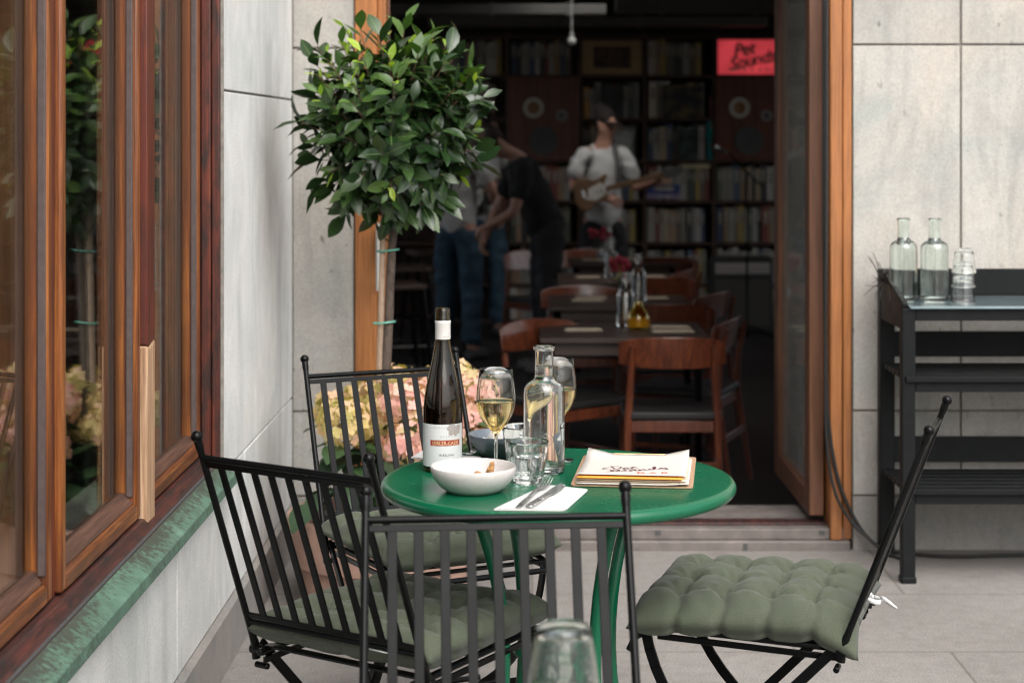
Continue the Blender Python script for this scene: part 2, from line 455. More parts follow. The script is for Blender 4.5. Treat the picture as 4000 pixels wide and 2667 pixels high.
# --- side wall under and beyond the windows
JY = 4.787
WZ0 = .53
sw = thing('side_wall', 'white marble wall below and beyond the long window', 'wall')
mb = MB()
panels(mb, [-2.0, -1.0, 0, 1.0, 2.1, 3.1, 4.17, 5.15, FY-.002], [.163, .52], axis='y', y0=WX, y1=WX-.03)
panels(mb, [JY, FY-.002], [.52, 1.536, 3.2, 4.6, 6.0], axis='y', y0=WX, y1=WX-.03)
panels(mb, [-2.0, 0, 1.84], [.52, 1.536, 3.2, 4.6, 6.0], axis='y', y0=WX, y1=WX-.03)
mb.box(WX-.03, WX, 1.85, JY-.002, 2.42, 6.0)
mb.build('stone_slab', M['side_stone'], sw, bevel=.002)
mb = MB()
mb.prism([(WX-.03, -.02), (WX+.012, -.02), (WX+.012, .148), (WX, .162), (WX-.03, .162)], 'y', -2.0, 2.1)
mb.prism([(WX-.03, -.02), (WX+.012, -.02), (WX+.012, .148), (WX, .162), (WX-.03, .162)], 'y', 2.106, 4.17)
mb.prism([(WX-.03, -.02), (WX+.012, -.02), (WX+.012, .148), (WX, .162), (WX-.03, .162)], 'y', 4.176, FY-.003)
mb.build('plinth', M['plinth'], sw)
mb = MB()
mb.box(-1.15, WX-.008, -2.0, 6.1, -.1, WZ0-.02); mb.box(-1.15, WX-.008, JY+.003, FY+.006, WZ0-.03, 5.99)
mb.box(-1.15, WX-.009, -2.0, 1.83, WZ0-.03, 5.99); mb.box(-1.15, WX-.01, 1.80, JY+.1, 2.43, 5.99)
mb.build('backing', M['joint'], sw, smooth=False)
mb = MB()
# sloping copper sill
mb.prism([(-.836, .5475), (-.790, .5235), (-.784, .520), (-.7835, .494), (-.787, .494), (-.789, .514), (-.836, .539)], 'y', 1.80, 4.80)
mb.build('copper_sill', M['patina'], sw, bevel=.0015)
mb = MB()
for k in range(24):
    mb.sphere((-.834, 2.3+k*.104, .5495), .0032, 8, 6)
mb.tube([(-.8345, 1.82, .548), (-.8345, JY-.01, .548)], .0035, 6)
mb.build('flashing_nails', M['ink_black'], sw)

# --- dark room behind the long window
rm = MB()
for b in ((-2.5, -2.4, -1, 1.5, -.1, 2.9), (-2.5, -2.4, 5.0, 6.1, -.1, 2.9), (-2.5, -2.4, 1.5, 5.0, -.1, .8), (-2.5, -2.4, 1.5, 5.0, 1.7, 2.9), (-2.4, -1.15, 6.0, 6.1, -.1, 2.9), (-2.5, -1.0, -1.1, 6.1, 2.9, 3.0), (-2.4, -1.0, -1, 6.1, .0, .05)):  # open near end and far wall opening are added, unseen, to light the room
    rm.box(*b)
struct(rm.build('interior_wall', M['dark_room'], smooth=False))
cu = thing('window_curtain', 'dark curtain hanging behind the long wooden window', 'curtain')
mb = MB(); vs = []; fs = []; n = 60
for i in range(n+1):
    x = -1.60+i*.62/n; y = 5.32+.02*math.sin(x*70)+.012*math.sin(x*31+1)
    vs += [(x, y, .06), (x, y, 2.7)]
for i in range(n): fs.append((2*i, 2*i+2, 2*i+3, 2*i+1))
mb.add(vs, fs)
cuo = mb.build('curtain_cloth', simple('dark_green_curtain', (.11, .107, .083), .9, .25, 30), cu, recalc=False)
so = cuo.modifiers.new('solid', 'SOLIDIFY'); so.thickness = .004

# --- wooden window: each sash a thing, the posts and the outer frame a thing
wf = thing('window_frame', 'weathered dark red timber frame that carries the window sashes', 'window frame')
mb = MB(); mb.prism([(-.965, .518), (-.831, .518), (-.831, .549), (-.842, .553), (-.845, .556), (-.857, .571), (-.965, .571)], 'y', 1.80, JY-.001); mb.build('bottom_rail', M['red_y'], wf, bevel=.003)
mb = MB(); mb.box(-.965, -.857, 1.80, JY, 2.345, 2.41); mb.build('head_rail', M['red_y'], wf, bevel=.003)
mb = MB()
mb.box(-.916, -.872, 4.742, JY-.004, .572, 2.344); mb.box(-.871, -.846, 4.752, JY-.004, .572, 2.344); mb.box(-.845, -.824, 4.762, JY-.004, .560, 2.344)
mb.build('jamb', M['red_v'], wf, bevel=.003)
mb = MB(); mb.box(-.965, -.9165, 4.744, JY-.004, .572, 2.344); mb.build('jamb_lining', M['lit_v'], wf, bevel=.003)
mb = MB(); mb.tube([(-.822, JY-.008, .56), (-.8215, JY-.006, 1.2), (-.822, JY-.008, 1.8), (-.8215, JY-.008, 2.4)], .007, 6); mb.build('sealant', M['joint'], wf)
mb = MB()
for y0, y1 in ((4.00, 4.06), (3.268, 3.330), (2.535, 2.595)): mb.box(-.965, -.917, y0, y1, .572, 2.344)
mb.build('mullion', M['brown_v'], wf, bevel=.003)
mb = MB(); mb.box(-.9165, -.876, 3.2785, 3.3175, .572, 2.344); mb.build('joint_cover', M['red_post'], wf, bevel=.002)
# protruding post between the two far sashes: old wood above, a bare new piece let in below
def post(z0, z1, mat, notch=None):
    mb = MB(); x0, x1, y0, y1 = -.905, -.850, 3.992, 4.073
    if notch is None: mb.box(x0, x1, y0, y1, z0, z1)
    return mb, (x0, x1, y0, y1)
zs = 1.42-482/1030
mb = MB()
zig = [(3.992, zs+.002), (4.012, zs-.004), (4.035, zs+.001), (4.073, zs+.007)]
mb.prism(zig+[(4.073, 2.344), (3.992, 2.344)], 'x', -.905, -.850); mb.build('post', M['red_post'], wf, bevel=.003)
mb = MB()
mb.prism([(3.992, .553), (4.073, .553)]+[(a, b-.0012) for a, b in zig[::-1]], 'x', -.905, -.8495); mb.build('post_repair', M['bare_v'], wf, bevel=.005)

def sash(y0, y1, proud, label):
    w = thing('window', label, 'window', (-.87, (y0+y1)/2, .576), group='sashes of the long window')
    off = Vector((-.87, (y0+y1)/2, .576))
    T = Matrix.Translation(-off)
    xo, xi = -.87+proud, -.916; z0, z1 = .576, 2.34; sw_ = .031
    mb = MB(); mb.box(xi, xo, y0, y0+sw_, z0, z1); mb.xform(T).build('stile', M['orange_v'], w, bevel=.006)
    mb = MB(); mb.box(xi, xo, y1-sw_, y1, z0, z1); mb.xform(T).build('stile', M['orange_v'], w, bevel=.006)
    mb = MB(); mb.prism([(xi, z0), (xo, z0), (xo, z0+.030), (xo-.008, z0+.036), (xi, z0+.036)], 'y', y0+sw_+.0006, y1-sw_-.0006)
    mb.xform(T).build('rail', M['orange_y'], w, bevel=.004)
    mb = MB(); mb.prism([(xi+.002, z0+.0365), (xo-.009, z0+.0365), (-.889, z0+.054), (-.893, z0+.060), (xi+.002, z0+.060)], 'y', y0+sw_+.001, y1-sw_-.001)
    mb.xform(T).build('rail', M['weathered_y'], w, bevel=.002)
    mb = MB(); mb.box(xi, xo, y0+sw_+.0006, y1-sw_-.0006, z1-.06, z1); mb.xform(T).build('rail', M['orange_y'], w, bevel=.006)
    mb = MB()
    for a, b in ((y0+sw_-.001, y0+sw_+.007), (y1-sw_-.007, y1-sw_+.001)): mb.box(-.888, -.8735, a, b, z0+.0505, z1-.062)
    mb.xform(T).build('glazing_bead', M['gasket'], w, bevel=.002)
    mb = MB(); mb.box(-.9045, -.9005, y0+sw_-.004, y1-sw_+.004, z0+.0605, z1-.05); mb.xform(T).build('pane', M['pane'], w, smooth=False)
sash(4.062, 4.738, 0, 'orange timber sash between the pale repaired post and the stone corner')
sash(3.318, 3.986, .007, 'orange timber sash whose far edge meets the pale repaired post')
sash(2.575, 3.278, 0, 'orange timber sash nearest the camera at the edge of the picture')
sash(1.85, 2.570, 0, 'orange timber sash outside the picture edge at the near end of the window')

# --- doorway
df = thing('door_frame', 'orange varnished timber frame of the wide doorway', 'door frame')
mb = MB(); mb.box(DX0+.002, -.530, FY-.012, FY+.12, .036, DTOP); mb.box(-.5295, -.502, FY+.03, FY+.12, .08, DTOP-.06); mb.build('jamb', M['orange_door'], df, bevel=.003)
mb = MB(); mb.box(1.062, DX1-.003, FY-.004, FY+.12, .036, DTOP); mb.box(1.017, 1.058, FY-.016, FY+.12, .036, DTOP-.001); mb.build('jamb', M['orange_door'], df, bevel=.004)
mb = MB(); mb.box(-.529, 1.016, FY-.01, FY+.12, DTOP-.06, DTOP); mb.build('head', M['orange_door'], df, bevel=.003)
mb = MB(); mb.box(-.529, 1.016, FY+.05, FY+.13, .0725, .081); mb.build('threshold_strip', M['red_y'], df, bevel=.003)
dsl = simple('threshold_stone', (.145, .125, .115), .7, .25, 18, .1)
th = thing('door_threshold', 'worn stone door step with two ledges below the doorway', 'step')
mb = MB(); mb.box(DX0+.003, DX1-.01, FY-.02, FY+.40, -.25, .034); mb.build('lower_ledge', dsl, th, bevel=.006)
mb = MB(); mb.box(DX0+.004, DX1-.012, FY-.002, FY+.398, .0345, .072); mb.build('upper_ledge', dsl, th, bevel=.004)
for q in ((.42, .44, FY-.0045, FY, .052, .067), (.98, 1.0, FY-.0045, FY, .052, .067), (.72, .735, FY-.0225, FY-.018, .004, .026)):
    mb = MB(); mb.box(*q); mb.build('drain_slot', M['ink_black'], th, smooth=False)

def leaf(name_label, hinge, end, mat):
    hinge, end = Vector(hinge), Vector(end); L = (end-hinge).length
    rz = math.atan2(end.y-hinge.y, end.x-hinge.x)
    w = thing('door_leaf', name_label, 'door', (hinge.x, hinge.y, .10), rz)
    t = .026; z1 = 2.14
    for a, b in ((0, .09), (L-.09, L)):
        mb = MB(); mb.box(a, b, -t, t, 0, z1); mb.build('stile', mat, w, bevel=.004)
    mb = MB(); mb.box(.0905, L-.0905, -t, t, 0, .085); mb.build('rail', mat, w, bevel=.004)
    mb = MB(); mb.box(.0905, L-.0905, -t, t, z1-.1, z1); mb.build('rail', mat, w, bevel=.004)
    mb = MB(); mb.box(.086, L-.086, -.006, .006, .08, z1-.095); mb.build('pane', M['greyed'], w, smooth=False)
    return w
leaf('glazed brown door leaf swung inside beside the hanging cables', (.985, FY+.075, 0), (.972, 7.06, 0), M['leaf_wood'])
lf = leaf('brown door leaf seen edge on behind the bay tree trunk', (-.522, FY+.14, 0), (-.60, 7.06, 0), M['leaf_wood'])
mb = MB()
a, b = at(868, 512, FY-.06), at(868, 668, FY-.06)
mb.tube([a, b], .0075, 12); mb.tube([a+Vector((0, 0, -.02)), a+Vector((0, .055, -.02))], .006, 8); mb.tube([b+Vector((0, 0, .02)), b+Vector((0, .055, .02))], .006, 8)
mb.build('pull_handle', M['silver'], df)
mb = MB(); p = at(877, 560, FY-.05); mb.box(p.x-.004, p.x+.004, p.y, p.y+.04, p.z-.055, p.z+.055); mb.build('latch_plate', M['ink_black'], df)

# cables hanging down the frame and along the wall
def cable(pts, label, r=.0065):
    # smooth through points
    P = [Vector(p) for p in pts]; out = []
    for i in range(len(P)-1):
        p0, p1, p2, p3 = P[max(i-1, 0)], P[i], P[i+1], P[min(i+2, len(P)-1)]
        for k in range(8):
            t = k/8
            out.append(.5*((2*p1)+(-p0+p2)*t+(2*p0-5*p1+4*p2-p3)*t*t+(-p0+3*p1-3*p2+p3)*t**3))
    out.append(P[-1])
    mb = MB(); mb.tube(out, r, 8)
    return tag(mb.build('power_cable', M['cable']), label, 'cable', 'cables beside the doorway')
Yc = FY-.03
cable([at(1893, 0, Yc), at(1893, 500, Yc), at(1897, 820, Yc), at(1902, 960, Yc), at(1925, 1100, Yc), at(1968, 1200, Yc), at(2015, 1252, Yc-.03), onz(2070, 1268, .008), onz(2180, 1277, .008), onz(2330, 1274, .008), onz(2600, 1270, .008)],
      'black cable that hangs closest to the orange frame and runs on along the floor')
cable([at(1899, 0, Yc-.02), at(1898, 500, Yc-.02), at(1896, 800, Yc-.02), at(1898, 1000, Yc-.02), at(1915, 1120, Yc-.02), at(1950, 1190, Yc-.02), at(2000, 1240, Yc-.05), onz(2050, 1275, .008), onz(2095, 1290, .008)],
      'black cable sagging in the lower loop beside the door frame', .0055)

# --- the bar room behind the door
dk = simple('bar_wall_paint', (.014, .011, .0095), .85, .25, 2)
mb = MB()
mb.box(-4.2, -4.0, FY+.34, 8.0, IF-.1, 2.8); mb.box(-4.2, -4.0, 15.6, 16.4, IF-.1, 2.8); mb.box(-4.2, -4.0, 8.0, 15.6, IF-.1, .85); mb.box(-4.2, -4.0, 8.0, 15.6, 2.72, 2.8)  # opening in the unseen left wall, added to brighten the bar
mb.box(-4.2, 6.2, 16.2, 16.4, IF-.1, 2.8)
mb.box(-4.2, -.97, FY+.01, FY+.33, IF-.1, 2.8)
# right wall of the room: unseen window openings added to let sky light in
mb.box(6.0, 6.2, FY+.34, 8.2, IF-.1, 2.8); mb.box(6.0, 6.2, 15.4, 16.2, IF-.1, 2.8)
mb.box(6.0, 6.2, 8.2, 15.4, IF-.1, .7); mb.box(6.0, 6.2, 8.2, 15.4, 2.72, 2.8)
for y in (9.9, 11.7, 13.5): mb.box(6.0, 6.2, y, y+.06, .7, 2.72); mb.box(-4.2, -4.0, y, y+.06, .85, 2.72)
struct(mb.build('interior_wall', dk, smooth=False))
mb = MB()
for q in ((-4.2, 6.2, FY+.34, 8.8), (-4.2, 6.2, 9.9, 11.9), (-4.2, 6.2, 12.7, 16.4), (-4.2, .1, 8.8, 9.9), (1.3, 6.2, 8.8, 9.9), (-4.2, .1, 11.9, 12.7), (1.2, 6.2, 11.9, 12.7)): mb.box(*q, 2.8, 3.0)  # gaps are roof openings added above the view to light tables and guitarist
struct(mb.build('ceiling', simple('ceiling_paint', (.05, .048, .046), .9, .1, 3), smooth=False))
duct = simple('grey_duct_metal', (.085, .082, .076), .6, .12, 5)
def duct_thing(x0, x1, y, z0, z1, label, d=.35):
    w = thing('ceiling_duct', label, 'duct', ((x0+x1)/2, y, z0), group='ducts under the bar ceiling')
    h = (x1-x0)/2
    mb = MB(); mb.box(-h, h, 0, d, 0, z1-z0); mb.build('duct_body', duct, w, bevel=.01)
    for k in range(4):
        mb = MB(); x = -h+2*h*(k+.5)/4; mb.box(x-.015, x+.015, -.008, d+.008, -.008, z1-z0+.008); mb.build('flange', duct, w, bevel=.003)
    mb = MB()
    for k in (-.8, .8): mb.tube([(h*k, d/2, z1-z0), (h*k, d/2, 2.8-z0)], .008, 6)
    mb.build('hanger_rod', M['black_metal'], w)
p0, p1 = at(985, 62, 14.6), at(1760, 40, 14.6)
duct_thing(p0.x, p1.x, 14.5, p0.z, p1.z, 'long thin grey duct running above the record shelf', .2)
p0, p1 = at(1415, 26, 11.5), at(2300, -30, 11.5)
duct_thing(p0.x, p1.x, 11.4, p0.z, p1.z, 'broad grey duct box under the ceiling closer to the door')
p0, p1 = at(700, 38, 13.2), at(1390, 14, 13.2)
duct_thing(p0.x, p1.x, 13.0, p0.z, p1.z, 'dim grey duct above the guitar players', .25)
p = at(1313, 95, 13.0)
lb = thing('pendant_lamp', 'small pale unlit globe hanging from the bar ceiling', 'lamp', (p.x, p.y, p.z))
mb = MB(); mb.sphere((0, 0, 0), .032, 16, 12); mb.build('globe', simple('opal_globe', (.35, .35, .33), .3), lb)
mb = MB(); mb.tube([(0, 0, .03), (0, 0, 2.8-p.z)], .005, 6); mb.lathe([(0, .07), (.012, .07), (.014, .025), (0, .025)], 12); mb.build('cord', simple('grey_cord', (.3, .3, .29)), lb)

# --- unseen house added behind the camera: it shades that half of the sky and shows in glass and lacquer
ob = thing('unseen_house', 'unseen dark brick house added across the yard to darken sky and reflections', 'house', (-4, -10, -.02))
brick = simple('dark_brick', (.10, .075, .062), .85, .3, 6, .2)
mb = MB(); mb.box(-9, 3.6, -6, 0, 0, 6.6); mb.build('wall', brick, ob)
for i in range(4):
    for j in range(2):
        x = -7.8+i*2.6; z = .9+j*2.9
        mb = MB(); mb.box(x, x+1.3, .001, .05, z, z+1.7); o = mb.build('window', M['red_y'], ob, bevel=.01)
        mb = MB(); mb.box(x+.08, x+.62, .0505, .056, z+.08, z+1.62); mb.box(x+.68, x+1.22, .0505, .056, z+.08, z+1.62); mb.build('pane', M['dark_room'], o)
mb = MB(); mb.prism([(-6.4, 6.6), (.4, 6.6), (.4, 6.8), (-3, 8.6), (-6.4, 6.8)], 'x', -9.2, 3.8); mb.build('roof', M['dark_room'], ob)
# ================================================================== TERRACE CHAIRS
HZ = .44            # hinge height
def post_y(z): return -.2-.385*(z-HZ)
def make_chair():
    t = thing('garden_chair', 'x', 'chair', group='black folding terrace chairs')
    W = .205
    for s in (-1, 1):
        top, bot = Vector((s*W, post_y(.845), .845)), Vector((s*(W+.004), -.2, HZ))
        mb = MB(); mb.tube([bot+Vector((0, .004, -.03)), bot, bot+Vector((0, -.012, .03)), top], [.0085, .0085, .0068, .0066], 14)
        o = mb.build('back_post', M['black_metal'], t)
        d = (top-bot).normalized()
        mb = MB(); mb.sphere(top+d*.016, .0108, 20, 14); mb.tube([top-d*.014, top-d*.004, top+d*.010], [.0068, .0082, .0076], 14)
        mb.build('finial', M['black_metal'], o)
        # flat front leg carries on from the post, bowed rear leg from the seat front
        mb = MB(); mb.bar((s*(W-.004), -.192, HZ-.0), (s*(W-.004), .235, 0.004), .008, .020, up=(0, 1, .8)); mb.build('leg', M['slat_metal'], t, bevel=.002)
        pts = []
        for k in range(15):
            u = k/14; a = Vector((s*.182, .195, HZ-.008)); b = Vector((s*.182, .15, .17)); c = Vector((s*.182, -.27, .004))
            pts.append(a*(1-u)**2+b*2*u*(1-u)+c*u*u)
        mb = MB()
        for p, q in zip(pts[:-1], pts[1:]): mb.bar(p-(q-p)*.06, q, .007, .020, up=(0, 1, .9))
        mb.build('leg', M['slat_metal'], t)
        mb = MB(); mb.tube([(s*(W-.018), -.197, HZ-.012), (s*(W+.014), -.197, HZ-.012)], .0105, 14); mb.tube([(s*(W-.02), -.188, HZ-.045), (s*(W+.012), -.188, HZ-.045)], .0062, 12)
        mb.build('hinge', M['black_metal'], t, bevel=.002)
    mb = MB()
    zr, zl = .818, .487
    y1, y2 = post_y(zr), post_y(zl)
    mb.tube([(-W, y1, zr), (W, y1, zr)], .0062, 12)
    n = Vector((0, .36, .93)); dn = Vector((0, .36, -.93))  # along the back, downwards
    mb.bar((-W, y1+.004, zr-.0125), (W, y1+.004, zr-.0125), .004, .011, up=(0, -.36, .93))
    mb.tube([(-W, y2, zl), (W, y2, zl)], .0055, 10)
    mb.bar((-W, y2-.005, zl+.013), (W, y2-.005, zl+.013), .005, .011, up=(0, -.36, .93))
    for k in range(9):
        x = -W+2*W*(k+1)/10
        mb.bar((x, post_y(zr-.016), zr-.016), (x, post_y(zl+.01), zl+.01), .0155, .0045, up=(0, 1, .36))
    mb.build('backrest', M['slat_metal'], t, bevel=.001)
    mb = MB()
    for s in (-1, 1):
        pts = [(s*.185, -.215, HZ-.012), (s*.185, .13, HZ), (s*.185, .185, HZ-.004), (s*.185, .215, HZ-.022), (s*.185, .228, HZ-.05)]
        mb.tube(pts, .0072, 10); mb.bar((s*.185, -.2, HZ-.03), (s*.185, .17, HZ-.017), .006, .012)
    for y in (-.19, -.1, -.02, .06, .14, .2): mb.bar((-.185, y, HZ-.003), (.185, y, HZ-.003), .022, .005)
    mb.tube([(-.185, .213, HZ-.022), (.185, .213, HZ-.022)], .0065, 10)
    mb.build('seat_frame', M['black_metal'], t, bevel=.001)
    mb = MB()
    mb.tube([(-.182, -.16, .072), (.182, -.16, .072)], .007, 8); mb.tube([(-.2, .1, .138), (.2, .1, .138)], .007, 8)
    mb.build('stretcher', M['black_metal'], t)
    return t

def cushion_mesh(seed, thick=1.0):
    rnd = random.Random(seed); N = 90
    nu, nv = 4, 5
    tu = [-1+2*(i+1)/nu for i in range(nu-1)]; tv = [-1+2*(j+1)/nv for j in range(nv-1)]
    pts = [(a+rnd.uniform(-.05, .05), b+rnd.uniform(-.06, .06)) for a in tu for b in tv]
    mb = MB(); A, B = .214, .214
    def hgt(u, v):
        e = max(0, (1-abs(u)**9))**.5*max(0, (1-abs(v)**9))**.5
        cu = min(abs(u-a) for a in tu); cv = min(abs(v-b) for b in tv)
        pt = min(((u-a)/.9)**2+((v-b)/.9)**2 for a, b in pts)**.5
        u2 = u+.05*mnoise.noise(Vector((v*3+seed, 7, 1))); v2 = v+.06*mnoise.noise(Vector((u*3+seed, 2, 1)))
        cu = min(abs(u2-a) for a in tu); cv = min(abs(v2-b) for b in tv)
        h = .95-.52*math.exp(-(pt/.11)**1.4)-.36*math.exp(-(cv/.055)**1.1)*(1-.3*math.exp(-(pt/.1)**2))*(.85+.4*mnoise.noise(Vector((v*2.5, u*2, seed))))-.16*math.exp(-(cu/.06)**1.2)
        h += .05*mnoise.noise(Vector((u*4-v*9+seed, v*3+u*3, 4)))+.12*mnoise.noise(Vector((u*1.9+seed, v*1.9, 0)))+.045*mnoise.noise(Vector((u*6+seed, v*3, 3)))+.03*abs(mnoise.noise(Vector((u*5+v*4+seed, v*12, 9))))
        # gathers round the tufts
        ang = min(pts, key=lambda p: (u-p[0])**2+(v-p[1])**2)
        th = math.atan2(v-ang[1], u-ang[0])
        h += .075*math.sin(7*th+ang[0]*9+ang[1]*5)*math.exp(-((pt-.13)/.10)**2)
        return e*max(.05, h)
    top, bot = [], []
    for i in range(N+1):
        for j in range(N+1):
            u = -1+2*i/N; v = -1+2*j/N
            # pillow outline: sides drawn in between the corners and at each seam
            ox = u*(1-.03*(1-v*v)**.8*abs(u)**3)*(1+.012*(abs(v)**6)*(abs(u)**6))
            oy = v*(1-.03*(1-u*u)**.8*abs(v)**3)*(1+.012*(abs(u)**6)*(abs(v)**6))
            pin_u = sum(math.exp(-((v-b)/.05)**2) for b in tv)*abs(u)**8*.045
            pin_v = sum(math.exp(-((u-a)/.05)**2) for a in tu)*abs(v)**10*.022
            x, y = A*ox*(1-pin_u), B*oy*(1-pin_v)
            h = hgt(u, v)
            top.append((x, y, .030+.047*h*thick)); bot.append((x, y, .030-.029*min(1, h*1.15)))
    n = (N+1)**2; vs = top+bot; fs = []
    idx = lambda i, j: i*(N+1)+j
    for i in range(N):
        for j in range(N):
            a, b, c, d = idx(i, j), idx(i+1, j), idx(i+1, j+1), idx(i, j+1)
            fs.append((a, b, c, d)); fs.append((n+d, n+c, n+b, n+a))
    for i in range(N):
        for (a, b) in ((idx(i, 0), idx(i+1, 0)), (idx(i+1, N), idx(i, N)), (idx(0, i+1), idx(0, i)), (idx(N, i), idx(N, i+1))):
            fs.append((b, a, n+a, n+b))
    mb.add(vs, fs); return mb

def place(C, u):
    C, u = Vector((C[0], C[1])), Vector(u).normalized()
    p = C+u*.355
    return Vector((p.x, p.y, 0)), math.atan2(-u.x, u.y)
chair0 = make_chair()
spots = [((-.448, 3.24), (.559, .829), 'black slatted folding chair with its back against the copper sill of the window'),
         ((.806, 3.612), (-.953, .3015), 'black slatted folding chair seen from the side beside the dark shelf'),
         ((-.38, 4.585), (.444, -.896), 'black slatted folding chair in front of the potted bay tree'),
         ((-.056, 2.845), (.083, -.9966), 'black slatted folding chair nearest the camera, its back across the green table edge')]
cl = ['olive tufted cushion on the chair beside the copper sill, with a white care tag', 'olive tufted cushion on the chair beside the dark shelf',
      'olive tufted cushion on the chair in front of the bay tree', 'olive tufted cushion on the chair nearest the camera']
cm = None
for i, (C, u, lab) in enumerate(spots):
    loc, rz = place(C, u)
    if i == 0: chair0.location = loc; chair0.rotation_euler = (0, 0, rz); chair0['label'] = lab; ch = chair0
    else: ch = dup(chair0, loc, rz, lab)
    cu_ = thing('seat_cushion', cl[i], 'cushion', loc+Vector((0, 0, HZ+.001)), rz+(.03, -.02, .05, 0)[i], 'olive seat cushions')
    m_ = cushion_mesh(11+i*7)
    if i == 1:
        m_.v = [Vector((p.x*1.05, p.y*1.05-.012, p.z)) for p in m_.v]
        for p in m_.v:
            a, b = max(0, -.15-p.x), max(0, -.15-p.y); p.z -= .26*a+.24*b+2.6*a*b
    if i == 1: m_.xform(Matrix.Translation((0, .012, .0)) @ Matrix.Rotation(R(-1.5), 4, 'X') @ Matrix.Rotation(R(2), 4, 'Z'))
    m_.build('cushion_body', M['cushion'], cu_, angle=180)
    if i == 0:
        mb = MB(); mb.box(-.022, .022, -.0008, .0008, -.055, 0); mb.xform(Matrix.Translation((.10, -.212, .035)) @ Matrix.Rotation(R(62), 4, 'X') @ Matrix.Rotation(R(14), 4, 'Y'))
        o = mb.build('care_tag', M['white_tag'], cu_)
        mb = MB()
        ring = [(.009*math.cos(a*PI/8), -.0016, -.028+.009*math.sin(a*PI/8)) for a in range(17)]
        mb.tube(ring, .0011, 5); mb.tube([(-.004, -.0016, -.030), (.004, -.0016, -.026)], .0009, 5)
        mb.xform(Matrix.Translation((.10, -.212, .035)) @ Matrix.Rotation(R(62), 4, 'X') @ Matrix.Rotation(R(14), 4, 'Y'))
        mb.build('tag_print', M['ink_grey'], o)
    if i == 1:
        # white cloth tie knotted round the far back post, seen beside the near one
        mb = MB()
        def ribbon(pts, w):
            vs = []
            for k, (p, ww) in enumerate(zip(pts, w)):
                p = Vector(p); vs += [p+Vector((0, 0, ww/2)), p-Vector((0, 0, ww/2))]
            mb.add(vs, [(2*k, 2*k+2, 2*k+3, 2*k+1) for k in range(len(pts)-1)])
        ring = [(.205+.016*math.cos(a), -.21+.016*math.sin(a), .036+.004*math.sin(a)) for a in [k*2*PI/14 for k in range(15)]]
        ribbon(ring, [.010]*15)
        ribbon([(.205, -.226, .04), (.20, -.236, .038), (.196, -.246, .033), (.193, -.255, .028), (.191, -.262, .026)], [.010, .011, .010, .007, .002])
        ribbon([(.2, -.21, .045), (.185, -.205, .052), (.16, -.198, .048), (.14, -.19, .04)], [.009, .012, .009, .004])
        mb.xform(Matrix.Translation((-.135, -.012, -.012)))
        o = mb.build('cloth_tie', M['white_tag'], cu_, recalc=False); sm = o.modifiers.new('solid', 'SOLIDIFY'); sm.thickness = .0012

# ================================================================== GREEN TABLES
def make_table(name, label, loc, rz, legs=(33, 123, 213, 303), top_r=.351):
    t = thing('bistro_table', label, 'table', loc, rz, 'round green terrace tables')
    Z = .74; r = .0135
    prof = [(0, Z-.003), (.05, Z-.0008), (top_r-.05, Z), (top_r-.02, Z-.0002)]
    for k in range(9):
        a = PI/2-k*PI/8*1.06
        prof.append((top_r-r*1.0+r*math.cos(a), Z-r+r*math.sin(a)-.0002))
    prof += [(top_r-.02, Z-2*r+.002), (top_r-.022, Z-.004), (top_r-.05, Z-.0035), (0, Z-.006)]
    mb = MB(); mb.lathe(prof, 128); mb.build('tabletop', M['green'], t, angle=50)
    for a in legs:
        pts = []
        for k in range(17):
            u = k/16
            P = [(.205, .725), (.145, .60), (.075, .42), (.13, .14), (.265, .004)]
            # quartic bezier
            c = [(1-u)**4, 4*u*(1-u)**3, 6*u*u*(1-u)**2, 4*u**3*(1-u), u**4]
            rr = sum(ci*p[0] for ci, p in zip(c, P)); z = sum(ci*p[1] for ci, p in zip(c, P))
            pts.append((rr*math.cos(R(a)), rr*math.sin(R(a)), z))
        mb = MB(); mb.tube(pts, .0122, 14); mb.build('leg', M['green'], t)
    mb = MB()
    ringp = [(.085*math.cos(k*PI/12), .085*math.sin(k*PI/12), .40) for k in range(25)]
    mb.tube(ringp, .007, 8); mb.tube([(.2*math.cos(k*PI/12), .2*math.sin(k*PI/12), .722) for k in range(25)], .008, 8)
    mb.build('ring_brace', M['green'], t)
    return t
TX, TY = .052, 3.58
make_table('bistro_table', 'round green metal table laid with wine, bowls and a menu clipboard', (TX, TY, 0), 0)
make_table('bistro_table', 'second green table, only its far edge showing under an upturned tumbler', (-.02, 1.893, 0), R(20))

# ================================================================== TABLEWARE
TZ = .7402
def base(x, y): 
    p = onz(x, y, .74); p.z = TZ; return p
def text_mesh(body, size, spacing=1.0):
    cu = bpy.data.curves.new('t', 'FONT'); cu.body = body; cu.size = size; cu.align_x = 'CENTER'; cu.align_y = 'CENTER'
    cu.space_character = spacing; cu.resolution_u = 3
    o = bpy.data.objects.new('t', cu); COL.objects.link(o)
    dg = bpy.context.evaluated_depsgraph_get(); me = bpy.data.meshes.new_from_object(o.evaluated_get(dg))
    vs = [v.co.copy() for v in me.vertices]; fs = [tuple(p.vertices) for p in me.polygons]
    bpy.data.objects.remove(o); bpy.data.curves.remove(cu); bpy.data.meshes.remove(me)
    return vs, fs
def subdiv_tri(vs, fs): return vs, fs
def on_cyl(mb, vs, fs, r, z0, a0, mi=0):
    """wrap flat xy shapes round a cylinder; a0 = azimuth of the middle"""
    mb.add([Vector((r*math.cos(a0+p.x/r), r*math.sin(a0+p.x/r), z0+p.y)) for p in vs], fs, mi)
